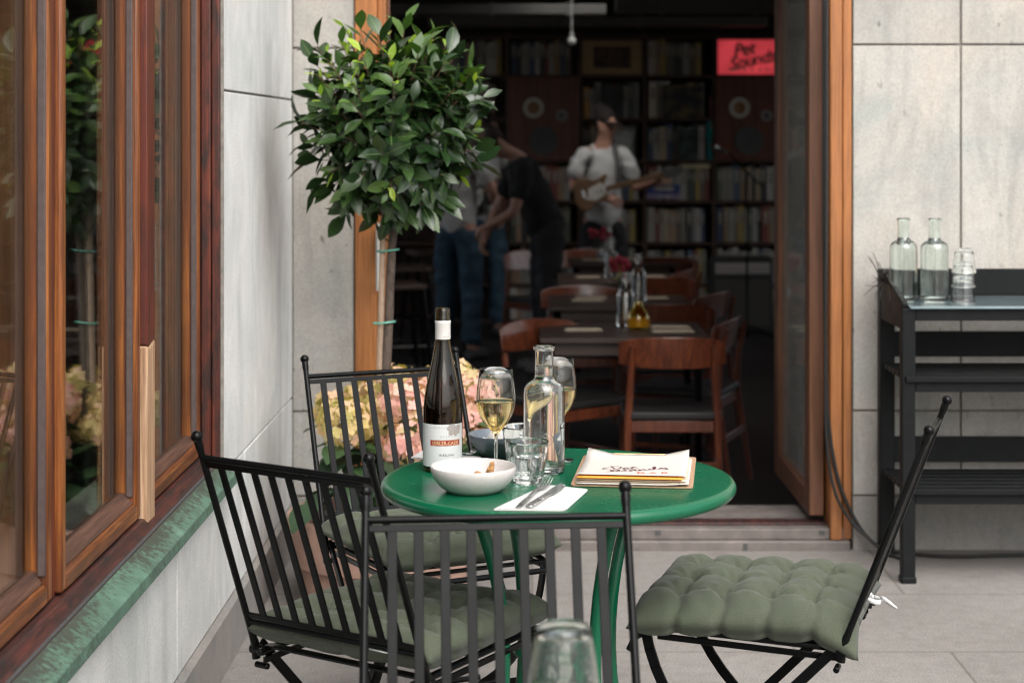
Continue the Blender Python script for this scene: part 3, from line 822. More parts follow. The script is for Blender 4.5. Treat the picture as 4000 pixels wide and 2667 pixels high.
def cyl_patch(mb, r, z0, z1, a0, a1, n=40, mi=0):
    vs = []
    for k in range(n+1):
        a = a0+(a1-a0)*k/n
        vs += [(r*math.cos(a), r*math.sin(a), z0), (r*math.cos(a), r*math.sin(a), z1)]
    mb.add(vs, [(2*k, 2*k+2, 2*k+3, 2*k+1) for k in range(n)], mi)

# --- wine bottle
def prof_from(px, top_z, s):
    return [(r/s, top_z-d/s) for d, r in px]
bp = base(1017, 1079); sb = F/bp.y
wb = thing('wine_bottle', 'tall opened white wine bottle of amber glass on the green table', 'bottle', bp)
BH = .328; br = 45.5/sb
outer = [(0, .012), (.012, .006), (br*.72, .0), (br*.93, .002), (br, .008), (br, .110), (br*.985, .128), (br*.93, .148), (br*.84, .170), (br*.72, .192), (br*.60, .212), (br*.50, .232), (br*.42, .252), (br*.378, .268), (.0148, .300), (.0148, .3035)]
thr = []
for k in range(4):
    z = .3055+k*.0048
    thr += [(.0140, z), (.0152, z+.0016), (.0152, z+.0026), (.0140, z+.0040)]
outer += thr+[(.0140, .3262), (.0132, BH)]
inner = [(.0098, BH), (.0092, .30), (.0105, .262), (br*.42-.0025, .246), (br*.50-.0025, .230), (br*.60-.0025, .210), (br*.72-.0025, .190), (br*.84-.0025, .169), (br*.93-.0025, .147), (br-.003, .125), (br-.003, .012), (br*.7, .008), (.01, .016), (0, .019)]
mb = MB(); mb.lathe(outer+inner, 64); mb.build('glass_body', M['glass_amber'], wb, angle=50)
liq = [(0, .0188), (.01, .0158), (br*.7, .0078), (br-.0029, .0118), (br-.0029, .125), (br*.93-.0024, .1455), (br*.93-.0024, .1456), (0, .1456)]
mb = MB(); mb.lathe(liq, 64); mb.build('wine', M['wine'], wb, angle=50)
mb = MB(); mb.lathe([(.0152, .2655), (.0157, .2655), (.0157, .296), (.0163, .2985), (.0163, .3015), (.0155, .303), (.0148, .303)], 48); mb.build('capsule', M['capsule'], wb)
front = -PI/2+.02
mb = MB()
lr = br+.0004
cyl_patch(mb, lr, .0125, .098, front-1.62, front+1.30, 60); o = mb.build('label', M['wine_label'], wb, recalc=False)
mb = MB(); cyl_patch(mb, lr+.0003, .0552, .0670, front-.62, front+.98, 30); mb.build('label_band', M['label_red'], o, recalc=False)
mb = MB()
vs, fs = text_mesh('DIRLER-CADE', .0092, 1.0); on_cyl(mb, vs, fs, lr+.0006, .0604, front+.18)
mx_ = max(p.x for p in vs); on_cyl(mb, [Vector((mx_-.0040, .0040, 0)), Vector((mx_-.0030, .0040, 0)), Vector((mx_-.0016, .0053, 0)), Vector((mx_-.0027, .0053, 0))], [[0, 1, 2, 3]], lr+.0006, .0604, front+.18)
for z in (.0566, .0660): cyl_patch(mb, lr+.0005, z-.0002, z+.0002, front-.58, front+.94, 30)
mb.build('label_lettering', M['label_gold'], o, recalc=False)
mb = MB()
vs, fs = text_mesh('RIESLING', .0068, 1.15); on_cyl(mb, vs, fs, lr+.0005, .0365, front+.24)
mb.build('label_lettering', M['ink_black'], o, recalc=False)
mb = MB()
vs, fs = text_mesh('ALSACE', .0058, 1.8); on_cyl(mb, vs, fs, lr+.0005, .0735, front+.28)
# leaf emblem
def leaf_shape(cx, cy, L, Wd, ang):
    pts = []
    for k in range(9):
        u = k/8; pts.append((u*L, Wd*math.sin(PI*u)**.8*(1+.25*(k % 2))))
    for k in range(7, 0, -1):
        u = k/8; pts.append((u*L, -Wd*math.sin(PI*u)**.8*(1+.25*(k % 2))))
    ca, sa = math.cos(ang), math.sin(ang)
    return [Vector((cx+p*ca-q*sa, cy+p*sa+q*ca, 0)) for p, q in pts]
for L, Wd, ang in ((.022, .0065, R(195)), (.024, .0075, R(228)), (.021, .006, R(268)), (.018, .006, R(300)), (.014, .005, R(335))):
    p = leaf_shape(.030, .094-.0875+.0, L, Wd, ang); on_cyl(mb, p, [list(range(len(p)))], lr+.0004, .0875, front)
cyl_patch(mb, lr+.0004, .0905, .0908, front-1.3, front+.35, 30)
vs, fs = text_mesh('WHITE WINE | 12% | 75CL', .0022, 1.1); on_cyl(mb, vs, fs, lr+.0004, .0925, front-.1)
mb.build('label_print', M['ink_grey'], o, recalc=False)
mb = MB(); vs, fs = text_mesh('DIRLER', .0042, 1.1); on_cyl(mb, vs, fs, .01595, .2705, front+.55); mb.build('capsule_lettering', M['ink_grey'], wb, recalc=False)

# --- carafes
def carafe_parts(t, fill, emblem, glass=None):
    glass = glass or M['glass']
    r, h = .0415, .253
    outer = [(0, .004), (.02, .003), (r-.006, 0), (r-.001, .003), (r, .008), (r, .158), (r-.0012, .168), (r-.0055, .1765), (r-.0125, .1825), (r-.019, .1855), (.0200, .188), (.0188, .193), (.0185, .236), (.0187, .2440), (.0212, .2455), (.0220, .249), (.0210, h), (.0195, h)]
    inner = [(.0172, .2510), (.0164, .243), (.0163, .194), (.0176, .189), (r-.0190, .1825), (r-.0133, .1795), (r-.0070, .1742), (r-.0038, .167), (r-.0028, .157), (r-.0028, .016), (r-.008, .012), (0, .013)]
    mb = MB(); mb.lathe(outer+inner, 64); mb.build('glass_body', glass, t, angle=50)
    full = [(0, .0129), (r-.008, .0119), (r-.0027, .0159), (r-.0027, .157), (r-.0037, .167), (r-.0069, .1743), (r-.0132, .1796), (r-.0189, .1826), (.0175, .1891), (.0164, .194), (.0164, .225)]
    if fill < .15: prof = full[:3]+[(r-.0027, fill), (r-.0032, fill-.0005), (0, fill-.0007)]
    else: prof = full[:-1]+[(.0164, fill), (.0158, fill-.0006), (0, fill-.0008)]
    mb = MB(); mb.lathe(prof, 64); mb.build('water', M['water'], t, angle=50)
    if emblem:
        mb = MB(); zc = .071
        ring = []
        for k in range(33):
            a = 2*PI*k/32; ring.append((r+.0004, .0125*math.cos(a), .0125*math.sin(a)))
        star = []
        for k in range(11):
            a = PI/2+k*PI/5; rr = .0085 if k % 2 == 0 else .0042; star.append((r+.0004, rr*math.cos(a), rr*math.sin(a)))
        for path in (ring, star):
            P = [Vector((q*math.cos(emblem+x/q), q*math.sin(emblem+x/q), zc+y)) for q, x, y in path]
            mb.tube(P, .0006, 6, False)
        mb.build('star_emblem', glass, t)
cf = thing('water_carafe', 'clear glass water carafe with a star emblem on the green table', 'carafe', base(1250, 1083), 0, 'clear water carafes')
carafe_parts(cf, .214, -PI/2+.12)

# --- tumblers
def tumbler_parts(t, fill=None, glass=None, h=.081, rt=.0400, rb=.0285):
    glass = glass or M['glass']
    def mod(a, z, j):
        if .016 < z < .056: return 1+.012*abs(math.sin(9*a))*1.0
        return 1
    ou = [(0, .002), (rb*.7, .0025), (rb-.003, 0), (rb, .003)]
    n = 26
    for k in range(n+1):
        u = k/n; z = .005+u*(h-.006); r = rb+(rt-rb)*(z/h)**.9
        if .016 < z < .056: r += .0004*math.sin(z*1100)
        ou.append((r, z))
    ou += [(rt-.0006, h)]
    inn = [(rt-.0016, h-.0004)]
    for k in range(8):
        u = 1-k/7; z = .013+u*(h-.016); inn.append((rb+(rt-rb)*(z/h)**.9-.0024, z))
    inn += [(rb*.75, .0105), (0, .0095)]
    mb = MB(); mb.lathe(ou+inn, 72, mod=mod); mb.build('glass_body', glass, t, angle=60)
    if fill:
        pr = [(0, .0094), (rb*.75, .0104)]
        for k in range(8):
            z = .013+k/7*(fill-.013); pr.append((rb+(rt-rb)*(z/h)**.9-.0023, z))
        pr += [(0, fill-.0005)]
        mb = MB(); mb.lathe(pr, 72); mb.build('water', M['water'], t, angle=60)
g1 = thing('water_tumbler', 'ribbed water tumbler close beside the white bowl', 'glass', base(1213, 1107), .1, 'ribbed glass tumblers'); tumbler_parts(g1, .053)
g2 = thing('water_tumbler', 'ribbed water tumbler half hidden behind another one, touching the carafe in view', 'glass', base(1197, 1068), .6, 'ribbed glass tumblers'); tumbler_parts(g2, .050)
g3 = thing('water_tumbler', 'upturned greenish tumbler at the very front, out of focus', 'glass', (.038, 2.19, TZ+.0855), 0, 'ribbed glass tumblers')
tumbler_parts(g3, None, M['glass_green'], .0855, .0455, .0325); g3.rotation_euler = (PI, 0, .4)

# --- wine glasses
def wine_glass(t):
    h = .212
    ou = [(0, 0), (.030, 0), (.0335, .0008), (.034, .0016), (.0335, .0024), (.022, .0034), (.010, .0052), (.0052, .010), (.0038, .020), (.0034, .045), (.0036, .070), (.0048, .082), (.0085, .0885), (.0165, .0965), (.0255, .108), (.0325, .120), (.0372, .134), (.0392, .149), (.0391, .160), (.0378, .175), (.0355, .192), (.0330, h), (.0326, h+.0004)]
    inn = [(.0322, h), (.0346, .192), (.0369, .175), (.0382, .160), (.0383, .149), (.0363, .1345), (.0315, .1208), (.0243, .1092), (.0150, .0988), (.006, .0925), (0, .0910)]
    mb = MB(); mb.lathe(ou+inn, 64); mb.build('glass_body', M['glass'], t, angle=60)
    wn = [(0, .0909), (.006, .0924), (.0151, .0987), (.0244, .1091), (.0316, .1207), (.0364, .1344), (.0384, .1492), (.0378, .1486), (0, .1484)]
    mb = MB(); mb.lathe(wn, 64); mb.build('wine', M['wine'], t, angle=60)
w1 = thing('wine_glass', 'stemmed glass of pale white wine between the bottle and the carafe', 'wine glass', base(1139, 1092), 0, 'glasses of white wine'); wine_glass(w1)
w2 = thing('wine_glass', 'stemmed glass of white wine half hidden behind the carafe', 'wine glass', (.0535, 3.765, TZ), 0, 'glasses of white wine'); wine_glass(w2)

# --- bowls
bw = thing('white_bowl', 'speckled white stoneware bowl with a leftover crust of bread', 'bowl', base(1087, 1127))
mb = MB(); mb.lathe([(0, .003), (.042, .003), (.045, 0), (.049, 0), (.062, .009), (.074, .022), (.0808, .036), (.0818, .046), (.0806, .0485), (.0788, .047), (.0765, .036), (.068, .022), (.055, .012), (.035, .0085), (0, .008)], 72)
mb.build('bowl_body', M['ceramic_in'], bw, angle=60)
br_ = thing('bread_crust', 'small brown torn crust lying in the white bowl', 'bread', (bw.location.x+.012, bw.location.y+.02, bw.location.z+.0085))
mb = MB()
for (c, s, sc) in (((0, 0, .012), .020, (1.2, .75, .55)), ((.021, .004, .020), .017, (.5, .8, 1.1))):
    q = MB(); q.sphere((0, 0, 0), s, 18, 12)
    q.v = [Vector((p.x*sc[0], p.y*sc[1], p.z*sc[2]))*(1+.7*mnoise.noise(p*75+Vector(c)*50)) for p in q.v]
    mb.add([p+Vector(c) for p in q.v], q.f)
mb.build('crust', M['bread'], br_)
mb = MB()
for k in range(14):
    a, d = random.uniform(0, 6.28), random.uniform(.02, .045); mb.sphere((d*math.cos(a)-.012, d*math.sin(a)-.02, .0025+.25*max(0, d-.03)), random.uniform(.0006, .0012), 6, 5)
mb.build('crumb', M['bread'], br_)
gb = thing('grey_bowl', 'blue grey bowl holding a crumpled white napkin at the far table edge', 'bowl', base(1150, 1046.5))
mb = MB(); mb.lathe([(0, .002), (.030, .002), (.032, 0), (.036, .001), (.052, .016), (.064, .032), (.0695, .046), (.0685, .0475), (.067, .046), (.061, .032), (.049, .018), (.03, .009), (0, .008)], 64)
mb.build('bowl_body', M['ceramic_grey'], gb, angle=60)
def crumple(name, label, loc, sx, sy, hz, seed, mat, cat='napkin', n=26, fold=1.0):
    mb = MB(); vs = []
    for i in range(n+1):
        for j in range(n+1):
            u, v = -1+2*i/n, -1+2*j/n
            z = hz*(.5+fold*.6*mnoise.noise(Vector((u*1.7+seed, v*1.7, 0)))+.3*mnoise.noise(Vector((u*4+seed, v*4, 5))))*(1-.5*max(abs(u), abs(v))**2)
            vs.append((sx*u*(1+.1*mnoise.noise(Vector((v*2, seed, 1)))), sy*v*(1+.1*mnoise.noise(Vector((u*2, seed, 2)))), max(.0004, z)))
    fs = [(i*(n+1)+j, (i+1)*(n+1)+j, (i+1)*(n+1)+j+1, i*(n+1)+j+1) for i in range(n) for j in range(n)]
    mb.add(vs, fs); o = mb.build(name, mat, None, recalc=False, angle=60); o.location = loc
    s = o.modifiers.new('solid', 'SOLIDIFY'); s.thickness = .0012
    return tag(o, label, cat)
crumple('paper_napkin', 'crumpled white napkin inside the blue grey bowl', gb.location+Vector((.006, .004, .018)), .048, .042, .052, 3, M['napkin'])

# --- folded napkins with cutlery
def napkin(corners, label, layers=3):
    P = [onz(x, y, .742) for x, y in corners]
    c = sum(P, Vector())/4; c.z = TZ
    mb = MB()
    for k in range(layers):
        off = Vector((.0012*k, -.0008*k, 0)); z0 = .0004+k*.0011
        q = [Vector((p.x-c.x, p.y-c.y, 0))*(1-.012*k)+off for p in P]
        # rounded corners
        pts = []
        for i in range(4):
            a, b, d = q[i-1], q[i], q[(i+1) % 4]
            pa, pb = b+(a-b)*.08, b+(d-b)*.08
            for u in (0, .33, .66, 1): pts.append((pa*(1-u)**2+b*2*u*(1-u)+pb*u*u))
        mb.prism([(p.x, p.y) for p in pts], 'z', z0, z0+.0009)
    o = mb.build('paper_napkin', M['napkin'], None, angle=40); o.location = c
    return tag(o, label, 'napkin', 'folded napkins laid for cutlery')
def ribbon_solid(mb, path, ws, th, up=(0, 0, 1)):
    for i in range(len(path)-1):
        a, b = Vector(path[i]), Vector(path[i+1]); d = (b-a).normalized(); u = Vector(up); s = d.cross(u).normalized()
        vs = []
        for p, w in ((a, ws[i]), (b, ws[i+1])):
            for sg, zz in ((-1, 0), (1, 0), (1, th), (-1, th)): vs.append(p+s*sg*w/2+Vector((0, 0, zz)))
        mb.add(vs, [(3, 2, 1, 0), (4, 5, 6, 7), (0, 1, 5, 4), (1, 2, 6, 5), (2, 3, 7, 6), (3, 0, 4, 7)])
def fork(a, b, label):
    a, b = Vector(a), Vector(b); L = (b-a).length; ang = math.atan2((b-a).y, (b-a).x)
    t = thing('table_fork', label, 'fork', a, ang, 'forks on the green table')
    mb = MB(); xs = [0, .15, .35, .55, .66, .72]; hh = [0, .001, .003, .0065, .005, .0035]
    ribbon_solid(mb, [(x*L, 0, h) for x, h in zip(xs, hh)], [.010, .012, .008, .006, .010, .021], .002); mb.build('handle', M['steel'], t, bevel=.0006)
    mb = MB()
    for k in range(4):
        y = (-1.5+k)*.0058
        ribbon_solid(mb, [(.715*L, y, .0035), (.80*L, y, .0022), (.90*L, y, .0035), (L, y, .010)], [.0036, .003, .0028, .0014], .0016)
    mb.build('tines', M['steel'], t, bevel=.0004)
def knife(a, b, label):
    a, b = Vector(a), Vector(b); L = (b-a).length; ang = math.atan2((b-a).y, (b-a).x)
    t = thing('table_knife', label, 'knife', a, ang, 'knives on the green table')
    mb = MB(); ribbon_solid(mb, [(0, 0, 0), (.08*L, 0, 0), (.3*L, 0, .0005), (.5*L, 0, .001)], [.012, .016, .014, .011], .005); mb.build('handle', M['steel'], t, bevel=.002)
    mb = MB(); ribbon_solid(mb, [(.5*L, 0, .002), (.55*L, 0, .002), (.8*L, .001, .002), (.93*L, .002, .002), (L, .006, .002)], [.011, .019, .020, .015, .002], .0012); mb.build('blade', M['steel'], t, bevel=.0004)
napkin([(1128, 1170), (1298, 1172), (1352, 1124), (1250, 1113)], 'folded white napkin with fork and knife beside the menu clipboard')
z = Vector((0, 0, .0042))
fa, fb = onz(1190, 1172, .74), onz(1261, 1113, .74); fa.z = fb.z = TZ
fork(fa+z, fb+z, 'steel fork lying next to the knife by the menu clipboard')
ka, kb = onz(1214, 1172, .74), onz(1297, 1119, .74); ka.z = kb.z = TZ
knife(ka+z, kb+z, 'steel knife lying next to the fork by the menu clipboard')
napkin([(942, 1050), (1060, 1066), (1108, 1050), (968, 1035)], 'folded white napkin partly hidden behind the wine bottle')
fa, fb = onz(1010, 1056, .74), onz(1092, 1048, .74); fa.z = fb.z = TZ
fork(fa+z, fb+z, 'steel fork on the napkin behind the wine bottle')

# --- clipboard with menus
cbc = Vector((.209, 3.638, TZ)); cang = R(-6.3)
cb = thing('menu_clipboard', 'brown clipboard holding a stack of white menus with an orange sheet', 'clipboard', cbc, cang)
def rrect(w, h, r, n=5):
    pts = []
    for (cx, cy, a0) in ((w/2-r, h/2-r, 0), (-w/2+r, h/2-r, 90), (-w/2+r, -h/2+r, 180), (w/2-r, -h/2+r, 270)):
        for k in range(n+1):
            a = R(a0+90*k/n); pts.append((cx+r*math.cos(a), cy+r*math.sin(a)))
    return pts
mb = MB(); mb.prism(rrect(.236, .325, .01), 'z', .0003, .0036); mb.build('board', M['board'], cb, bevel=.0006)
def sheet(name, x0, x1, y0, y1, z, curl, mat, n=14, wav=0, seed=0):
    mb = MB(); vs = []
    for i in range(n+1):
        for j in range(n+1):
            u, v = i/n, j/n
            x, y = x0+(x1-x0)*u, y0+(y1-y0)*v
            zz = z+curl(u, v)+wav*mnoise.noise(Vector((u*2.5+seed, v*2.5, seed)))
            vs.append((x, y, zz))
    mb.add(vs, [(i*(n+1)+j, (i+1)*(n+1)+j, (i+1)*(n+1)+j+1, i*(n+1)+j+1) for i in range(n) for j in range(n)])
    o = mb.build(name, mat, cb, recalc=False, angle=70); s = o.modifiers.new('solid', 'SOLIDIFY'); s.thickness = .0006; s.offset = 1
    return o
lowc = lambda u, v: .002*(1-v)**3
sheet('menu_sheet', -.107, .110, -.166, .142, .0040, lambda u, v: .0025*(1-v)**2+.003*max(0, u-.8)*5*(1-v)**2, M['paper'], seed=1)
sheet('menu_sheet', -.108, .104, -.158, .146, .0052, lambda u, v: .004*(1-v)**2, M['paper_edge'], seed=2)
sheet('menu_sheet', -.104, .106, -.160, .146, .0064, lambda u, v: .0065*(1-v)**2, M['paper_edge'], seed=3)
sheet('orange_sheet', -.106, .098, -.163, .146, .0076, lambda u, v: .0095*(1-v)**2, M['orange_paper'], seed=4)
topz = lambda u, v: .011*(1-v)**2+.012*max(0, v-.75)*4*(max(0, abs(u-.5)-.25)*4)
sheet('menu_sheet', -.108, .104, -.138, .152, .0086, topz, M['paper'], seed=5)
def paper_pt(px, py, lift=.0002):
    """pixel on the photographed sheet -> a point lying on the top sheet (clipboard space)"""
    zz = .0086+TZ+.003
    for _ in range(4):
        w = onz(px, py, zz)
        l = Matrix.Rotation(-cang, 4, 'Z') @ (w-cbc)
        u, v = (l.x+.108)/.212, (l.y+.138)/.290
        h = .0086+.0006+topz(u, v)
        zz = TZ+h
    return Vector((l.x, l.y, h+lift))
S6 = .1625
def c6(x, y): return paper_pt(2150*.588+x*S6, 1650*.588+y*S6)
def stroke(mb, pts, w0=.0017, w1=.0006):
    P = [c6(*p) for p in pts]; out = []
    for i in range(len(P)-1):
        p0, p1, p2, p3 = P[max(i-1, 0)], P[i], P[i+1], P[min(i+2, len(P)-1)]
        for k in range(5):
            t = k/5; out.append(.5*((2*p1)+(-p0+p2)*t+(2*p0-5*p1+4*p2-p3)*t*t+(-p0+3*p1-3*p2+p3)*t**3))
    out.append(P[-1]); n = len(out); vs = []
    for i, p in enumerate(out):
        d = (out[min(i+1, n-1)]-out[max(i-1, 0)]); d.z = 0; d = d.normalized() if d.length > 1e-7 else Vector((1, 0, 0))
        s = Vector((-d.y, d.x, 0))
        w = w1+(w0-w1)*abs(d.y)**1.0*.9+.0005
        vs += [p+s*w, p-s*w]
    mb.add(vs, [(2*k, 2*k+2, 2*k+3, 2*k+1) for k in range(n-1)])
mb = MB()
for st in ([(858, 618), (890, 640), (912, 658)], [(850, 618), (930, 618), (1000, 630), (985, 645), (925, 656)],
           [(1035, 652), (1085, 645), (1090, 636), (1045, 640), (1035, 655), (1080, 660), (1130, 648)],
           [(1180, 622), (1150, 646), (1165, 656), (1245, 645)], [(1115, 634), (1170, 632), (1220, 624)],
           [(862, 634), (790, 638), (738, 655), (790, 662), (850, 668), (868, 684), (830, 695), (788, 695)],
           [(945, 668), (895, 672), (880, 688), (925, 690), (958, 676), (945, 668)],
           [(975, 664), (968, 684), (1010, 686), (1060, 668), (1052, 685), (1100, 684)],
           [(1135, 668), (1125, 688), (1165, 674), (1200, 664), (1205, 682), (1240, 678)],
           [(1262, 662), (1250, 682), (1290, 668), (1325, 658), (1335, 672), (1380, 666)],
           [(1470, 650), (1410, 654), (1398, 668), (1440, 668), (1475, 650), (1480, 626), (1455, 630), (1470, 658), (1530, 660)],
           [(1640, 640), (1565, 640), (1560, 650), (1640, 655), (1630, 664), (1575, 662)], [(1530, 660), (1600, 640), (1668, 655)]):
    stroke(mb, st)
mb.build('script_lettering', M['ink_dark'], cb, recalc=False)
mb = MB()
for chx, (xa, xb) in zip('BAR', ((1230, 1338), (1390, 1510), (1570, 1676))):
    vs, fs = text_mesh(chx, 1.0)
    x0, x1 = min(p.x for p in vs), max(p.x for p in vs); y0, y1 = min(p.y for p in vs), max(p.y for p in vs)
    for k, (sc, cc) in enumerate(((1, 0),)):
        out = []
        for p in vs:
            u, v = (p.x-x0)/(x1-x0), (p.y-y0)/(y1-y0)
            out.append(c6(xa+(xb-xa)*u, 725-26*v))
        mb.add(out, fs)
mb.build('block_lettering', M['ink_red'], cb, recalc=False)
mb = MB()
cw = .054
mb.tube([(-cw, .150, .010), (-cw, .134, .0125), (-.02, .133, .0125), (0, .138, .0125), (.02, .133, .0125), (cw, .134, .0125), (cw, .150, .010)], .0009, 8)
mb.tube([(-cw, .150, .010), (cw, .150, .010)], .0011, 8)
mb.build('wire_clip', M['brass'], cb)
mb = MB(); mb.box(-.05, .05, .146, .158, .0036, .0085); mb.build('clip_base', M['paper'], cb, bevel=.001)
# ================================================================== PLANTS
PX, PY = -.447, 5.50
pot = thing('plant_pot', 'wide low terracotta pot with a stepped base under the bay tree', 'pot', (PX, PY, 0))
pr = .297
mb = MB(); mb.lathe([(0, .012), (pr*.84, .0), (pr*.86, .004), (pr*.90, .128), (pr*.955, .136), (pr*.985, .20), (pr, .262), (pr*.997, .272), (pr*.985, .276), (pr*.90, .274), (pr*.885, .266), (pr*.87, .20), (pr*.8, .02), (0, .02)], 80)
mb.build('pot_body', M['terracotta'], pot, angle=40)
mb = MB(); n = 40
prof = [(0, .225)]+[(pr*.87*k/8, .225+.0*k) for k in range(1, 9)]
mb.lathe(prof, 60); mb.v = [p+Vector((0, 0, .018*mnoise.noise(p*28)+.01*mnoise.noise(p*70))) for p in mb.v]
mb.build('soil', M['soil'], pot)

def add_leaf(mb, b, d, up, L, W, fold=.25, curl=.3, mi=0, seg=5, rib=None):
    d = d.normalized(); s = d.cross(up); s = s.normalized() if s.length > 1e-4 else d.orthogonal().normalized(); u = s.cross(d).normalized()
    prof = [.10, .62, .98, .92, .55, .02] if seg == 5 else [.05+math.sin(PI*min(1, k/seg*1.02))*.95 for k in range(seg+1)]
    vs = []; p = b.copy(); dd = d.copy()
    wav = random.uniform(-.12, .12)
    for k in range(seg+1):
        w = W*prof[k]*.5
        uu = s.cross(dd).normalized()
        vs += [p+s*w+uu*w*(fold+wav*(k % 2)), p, p-s*w+uu*w*(fold-wav*(k % 2))]
        p = p+dd*(L/seg); dd = (dd-uu*curl/seg).normalized()
    fs = []
    for k in range(seg):
        a = 3*k; fs += [(a, a+1, a+4, a+3), (a+1, a+2, a+5, a+4)]
    mb.add(vs, fs, mi)
    if rib is not None:
        rb = []
        for k in range(seg+1):
            c = vs[3*k+1]; uu = (vs[3*k]+vs[3*k+2])/2-c
            nn = s.cross(d).normalized(); w = .0010*(1-k/seg*.7)
            rb += [c+s*w+nn*.0009, c-s*w+nn*.0009]
        mb.add(rb, [(2*k, 2*k+2, 2*k+3, 2*k+1) for k in range(seg)], rib)

# --- bay tree, a clipped ball on a bare stem
def tp(x, y, dy=0): return at(x, y, PY+dy)
tree = thing('bay_tree', 'standard bay tree with a dense round leafy head on a thin bare stem', 'tree', (tp(882, 1230).x, PY, .22))
T0 = Matrix.Translation(-tree.location)
mb = MB()
tr = [tp(881, 1235), tp(880, 1120), tp(884, 1000), tp(888, 880), tp(890, 760), tp(897, 640), tp(903, 540), tp(907, 450), tp(906, 330), tp(905, 250)]
fine = []
for a, b in zip(tr[:-1], tr[1:]):
    for k in range(4):
        u = k/4; p = a.lerp(b, u); fine.append(p+Vector((.003*mnoise.noise(p*9), .003*mnoise.noise(p*9+Vector((5, 0, 0))), 0)))
fine.append(tr[-1]); nf = len(fine)
mb.tube(fine, [.0165-.0055*k/nf+.0018*mnoise.noise(Vector((k*.8, 0, 0))) for k in range(nf)], 14)
mb.xform(T0).build('trunk', M['bark'], tree)
for y, x0 in ((575, 897), (740, 889), (979, 884)):
    mb = MB(); p = tp(x0-6, y); rr = .024
    ring = [(p.x+1.35*rr*math.cos(k*PI/10), p.y+.9*rr*math.sin(k*PI/10), p.z+.003*math.cos(k*PI/10)) for k in range(21)]
    mb.tube(ring, .0032, 6); mb.xform(T0).build('plant_tie', M['tie'], tree)
CC = tp(902, 297); CR = .264
mb = MB(); tw = MB()
rnd = random.Random(5)
ntw = 150
ga = PI*(3-5**.5)
for i in range(ntw):
    zf = 1-2*(i+.5)/ntw; a = i*ga+rnd.uniform(-.3, .3)
    rxy = math.sqrt(max(0, 1-zf*zf)); d = Vector((rxy*math.cos(a), rxy*math.sin(a), zf+rnd.uniform(-.1, .1))).normalized()
    lobes = 1+.20*mnoise.noise(d*2.1+Vector((3, 1, 2)))+.06*rnd.uniform(-1, 1)
    L = CR*lobes*(1.0 if zf < .3 else 1.02)
    if zf < -.5: L *= .93
    if rnd.random() < .12: L *= 1.12
    elif rnd.random() < .35: L *= .76
    st = CC+d*L*.25+Vector((0, 0, -.03))
    en = CC+Vector((d.x*L*.98, d.y*L*.98, d.z*L*1.0))
    # shoots turn upwards at their ends
    pts = []
    for k in range(8):
        u = k/7; p = st.lerp(en, u); p = p+Vector((0, 0, .05*u*u*(1 if zf > -.5 else -.3)))+Vector((mnoise.noise(p*7), mnoise.noise(p*7+Vector((9, 0, 0))), 0))*.015*u
        pts.append(p)
    tw.tube(pts, [.0032-.002*k/7 for k in range(8)], 5)
    fresh = rnd.random() < (.45 if zf > .3 else .16)
    light = fresh or (zf > .35 and rnd.random() < .5)
    nl = 9
    for q in range(nl):
        u = .42+.58*q/(nl-1); f = u*7; k = min(6, int(f)); p = pts[k].lerp(pts[k+1], f-k)
        axis = (pts[k+1]-pts[k]).normalized()
        ang = q*2.4+i; perp = axis.orthogonal().normalized(); perp = Matrix.Rotation(ang, 3, axis) @ perp
        tip = q >= nl-3
        dirn = (axis*(.55 if not tip else 1.0)+perp*(1.0 if not tip else .65)+Vector((0, 0, -.18))).normalized()
        up = (axis+Vector((0, 0, .6))+d*.5).normalized()
        ll = rnd.uniform(.056, .100)*(.6 if tip and fresh else 1)
        mi = 0
        if tip and fresh: mi = 2 if rnd.random() < .55 else 1
        elif light and q >= nl-5: mi = 1
        add_leaf(mb, p+perp*.004, dirn, up, ll, ll*rnd.uniform(.41, .54), rnd.uniform(.12, .4), rnd.uniform(-.1, .7), mi, 5, 3 if rnd.random() < .75 else None)
# inner dark filling leaves
for i in range(480):
    d = Vector((rnd.gauss(0, 1), rnd.gauss(0, 1), rnd.gauss(0, 1))).normalized(); p = CC+d*CR*rnd.uniform(.35, .82)
    dr = (d+Vector((rnd.gauss(0, .7), rnd.gauss(0, .7), rnd.gauss(0, .7)-.2))).normalized()
    ll = rnd.uniform(.06, .09); add_leaf(mb, p, dr, (Vector((0, 0, 1))+d).normalized(), ll, ll*.42, .2, .4, 0, 5, None)
# low hanging sprigs at the foot of the head
for (x, y, dx, dz) in ((985, 470, .5, -.8), (1010, 480, .8, -.5), (970, 500, .25, -1), (930, 500, .1, -.9), (845, 455, -.5, -.6), (770, 452, -.7, -.4), (805, 458, -.3, -.6)):
    p = tp(x, y-28, rnd.uniform(-.1, .05)); tw.tube([CC+(p-CC)*.55, p], .002, 5)
    for k in range(4):
        dr = Vector((dx+rnd.uniform(-.5, .5), rnd.uniform(-.7, .1), dz+rnd.uniform(-.2, .3))).normalized()
        ll = rnd.uniform(.075, .10); add_leaf(mb, p, dr, Vector((0, -.6, .6)), ll, ll*.42, .2, .2, rnd.choice((0, 0, 1)), 5, 3)
mb.xform(T0).build('crown', [M['bay'], M['bay_mid'], M['bay_young'], M['rib']], tree, recalc=False, angle=60)
tw.xform(T0).build('branches', M['twig'], tree)
cane = MB(); cane.tube([tp(867, 1235), tp(869, 1000), tp(873, 800), tp(879, 560), tp(881, 470)], [.0105, .0102, .010, .0095, .009], 10)
tag(cane.build('support_cane', M['cane']), 'pale straight stake tied alongside the bay tree stem', 'cane')

